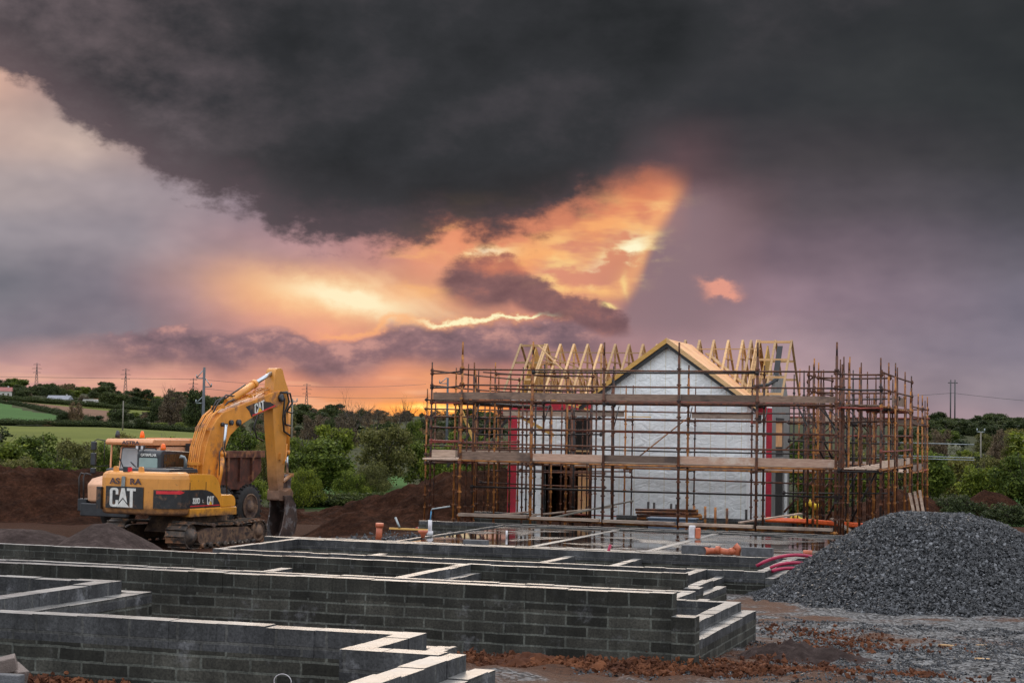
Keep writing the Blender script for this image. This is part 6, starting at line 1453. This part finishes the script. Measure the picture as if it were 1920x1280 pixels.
# pallet of brown tubes, blue crate, posts
x, y, _ = P3(1250, 1000, .7); bx_, by_ = -12.9, 56.5
t = thing('tube_bundle', 'bundle of rusty scaffold tubes stacked in a rack before the gable wall', 'tube bundle', (bx_, by_, .55), .05)
for k in range(16):
    b = MB(); r_ = k//5; b.tube([(-1.0+rs.uniform(-.15, .1), -.2+(k % 5)*.11, .38+r_*.1+rs.uniform(-.01, .01)), (1.0+rs.uniform(-.2, .15), -.2+(k % 5)*.11, .40+r_*.1+rs.uniform(0, .14))], .04, 8); b.build('tube', rs.choice([M_RUST2, M_RUST, M_CLAYPIPE if k == 3 else M_RUST2]), t)
b = MB(); b.box(-1.1, 1.1, -.35, .4, .28, .34); b.build('rack', M_RUSTD, t)
t = thing('crate', 'slate blue plastic crate under the tube bundle', 'crate', (-12.5, 55.2, .5), .04)
b = MB(); b.box(-.75, .75, -.3, .3, 0, .5); b.build('box', pm('slate_blue_plastic', (.13, .17, .23), (.09, .12, .17), 3, .5), t, bevel=.03); b = MB(); b.box(-.8, .8, -.34, .34, .505, .56); b.build('lid', MATS['slate_blue_plastic'], t, bevel=.02)
for k, px in enumerate((1215, 1226, 1258, 1268, 1301, 1322, 1341, 1363, 1399)):
    d = ray3(px, 980); kk = 60./d[1]; x = d[0]*kk; b = MB(); m_ = M_RUST2 if 1290 < px < 1390 else M_RUSTD; b.tube([(x, 60, .3), (x, 60, 1.35-.02*k)], .045, 8)
    lab = ['first', 'second', 'third', 'fourth', 'fifth', 'sixth', 'seventh', 'eighth', 'last'][k]
    solo('stub_post', b, m_, lab+' short post from the left in the row before the gable wall', 'post', 'short posts before the gable wall')
b = MB(); 
for k in range(3): b.tube([(-9.8, 57.+k*.1, .98+k*.03), (-8.3, 57, .96+k*.03), (-6.6, 56.8, .9+k*.03)], .05, 8)
solo('barrier_net', b, M_ORNET, 'rolled bright orange barrier netting under the right scaffold bays', 'barrier net')
# planks leaning at the right end, timber stack
for k in range(3):
    b = MB(); b.beam((-5.0+k*.14, 58.5, .5), (-5.35+k*.16, 58.9, 1.95+.05*k), .09, .03, (0, 1, 0)); solo('plank', b, M_BOARD, ['leftmost', 'middle', 'rightmost'][k]+' of the planks leaning against the right scaffold poles', 'plank', 'leaning planks')
for k, (p, q, lab) in enumerate([((-10.4, 55.6, .95), (-8.6, 56.8, 1.25), 'grey plank sloping up behind the orange netting'), ((-7.4, 55.2, 1.2), (-6.5, 54.6, .7), 'short board propped by the right front scaffold pole'), ((-17.5, 55.5, .95), (-14.7, 56.5, 1.3), 'long thin board lying askew inside the left scaffold bays'), ((-16.6, 54.4, .9), (-13.9, 55.5, 1.55), 'pale pipe like board rising to the right below the lower deck'), ((-18.6, 53.6, .95), (-17.0, 54.3, 1.15), 'short broken board beside the left front pole')]):
    b = MB(); b.beam(p, q, .2, .045); solo('plank', b, M_BOARD if k != 3 else M_WPOLE, lab, 'plank')
ty = pm('yellow_plastic', (.85, .55, .02), (.7, .42, .01), 5, .5)
for k, (px, py, lab) in enumerate(((1523, 948, 'upper yellow plastic offcut hanging behind the right bays'), (1495, 974, 'lower yellow plastic offcut on the ground behind the right bays'))):
    d = ray3(px, py); kk = 62/d[1]; x, y, z = d[0]*kk, 62, ZC+d[2]*kk; b = MB(); 
    b.tube([(x-.25, y, z), (x-.1, y, z+.12), (x+.1, y, z-.05), (x+.3, y, z+.05)], [.06, .12, .13, .04], 8); solo('plastic_offcut', b, ty, lab, 'plastic offcut')
# loose blocks and hoop at the bottom left
for k, (px, py, Y, w, rz, lab) in enumerate(((0, 1248, 12.0, .26, .5, 'brown concrete block at the lower left corner on top of the others'), (32, 1262, 12.1, .2, -.5, 'brown concrete block leaning on its neighbours at the lower left'), (8, 1277, 11.8, .3, .1, 'pale concrete block cut by the bottom left corner'))):
    d = ray3(px, py); kk = Y/d[1]; t_ = MB(); t_.box(-w/2, w/2, -.05, .05, -.06, .06); o = solo('concrete_block', t_, M_BBLOCK if k < 2 else M_LBLOCK, lab, 'block', 'loose blocks at the lower left corner', bevel=.008)
    o.location = (d[0]*kk, Y, ZC+d[2]*kk); o.rotation_euler = (.25*(k == 0), -.25 if k == 0 else (.3 if k == 1 else 0), rz)
d = ray3(530, 1277); kk = 12.6/d[1]; cx_, cy_, cz_ = d[0]*kk, 12.6, ZC+d[2]*kk
b = MB(); b.tube([(cx_+.075*math.cos(a), cy_, cz_+.06*math.sin(a)) for a in [2*PI*k/28 for k in range(29)]], .0035, 6, caps=False); solo('wire_hoop', b, M_WPLA, 'white plastic hoop standing against the nearest wall', 'hoop')
# timber scraps on the gravel
for k, (px, py, w, rz, lab) in enumerate(((1776, 1205, .26, -.3, 'thin wood splinter on the clay patch right of centre'), (1842, 1231, .2, -.1, 'small wood scrap nearest the lower right corner'), (1632, 1130, .2, -.5, 'pale wood chip at the foot of the stone heap'), (1840, 1200, .16, .1, 'yellowish wood scrap above the lower right corner'))):
    x, y, _ = P3(px, py, 1.1); x, y, _ = P3(px, py, gz(x, y)); b = MB(); b.prism([(-w/2, -.02), (w*.4, -.035), (w/2, .02), (-w*.3, .03)], .0, .02, lambda a, c, q: (a, c, q)); o = solo('wood_scrap', b, M_TIMBER, lab, 'wood scrap'); o.location = (x, y, gz(x, y)+clod(x, y)+.015); o.rotation_euler = (0, 0, rz)
tape_w = M_WPLA
for k, (pts, lab) in enumerate((([(650, 983), (662, 988), (675, 985), (690, 988)], 'striped barrier tape lying on the earth right of the bucket'), ([(780, 990), (790, 988), (803, 990)], 'striped barrier tape by the left front scaffold pole'))):
    t = thing('barrier_tape', lab, 'tape', P3(*pts[0], .35)); b = MB(); c_ = MB(); W_ = [Vector(P3(px, py, .35)) for px, py in pts]
    n_ = 0
    for p, q in zip(W_, W_[1:]):
        for j in range(3):
            a, e = p+(q-p)*j/3, p+(q-p)*(j+.97)/3; (b if n_ % 2 else c_).beam(a, e, .02, .07, (0, 0, 1)); n_ += 1
    b.build('white_stripes', M_WPLA, t, True); c_.build('red_stripes', M_REDL, t, True)
x, y, _ = P3(752, 992, .6); b = MB(); b.beam((x-.4, y, .62), (x+.9, y+.3, .60), .12, .05); solo('plank', b, M_TIMBER_Y, 'yellow plank end on the ground left of the puddle', 'plank')
b = MB(); b.tube([(x-.05, y, .66), (x-.28, y+.2, .95)], .04, 8); solo('grey_pipe', b, M_GALV, 'short grey pipe propped on the yellow plank', 'pipe')
# rubble inside the plots and behind the bucket
P = []
for _ in range(500):
    k = rng.random(); px = 560+220*k; x, y, _z = P3(px, 990+rng.normal()*4, .35); P.append((x, y, gz(x, y)+.03))
v, f = stone_cloud(np.array(P), .03, .12, rng); tag(npmesh('rubble', v, f, M_STONE), kind='stuff')
# gravelly strip and rubble behind the low wall left of the slab
P = []
for _ in range(1500):
    x = rng.uniform(-20, -16.9); y = rng.uniform(42, 49); P.append((x, y, gz(x, y)+.03+.25*rng.random()**3))
v, f = stone_cloud(np.array(P), .03, .11, rng); tag(npmesh('rubble_strip', v, f, M_STONE), kind='stuff')
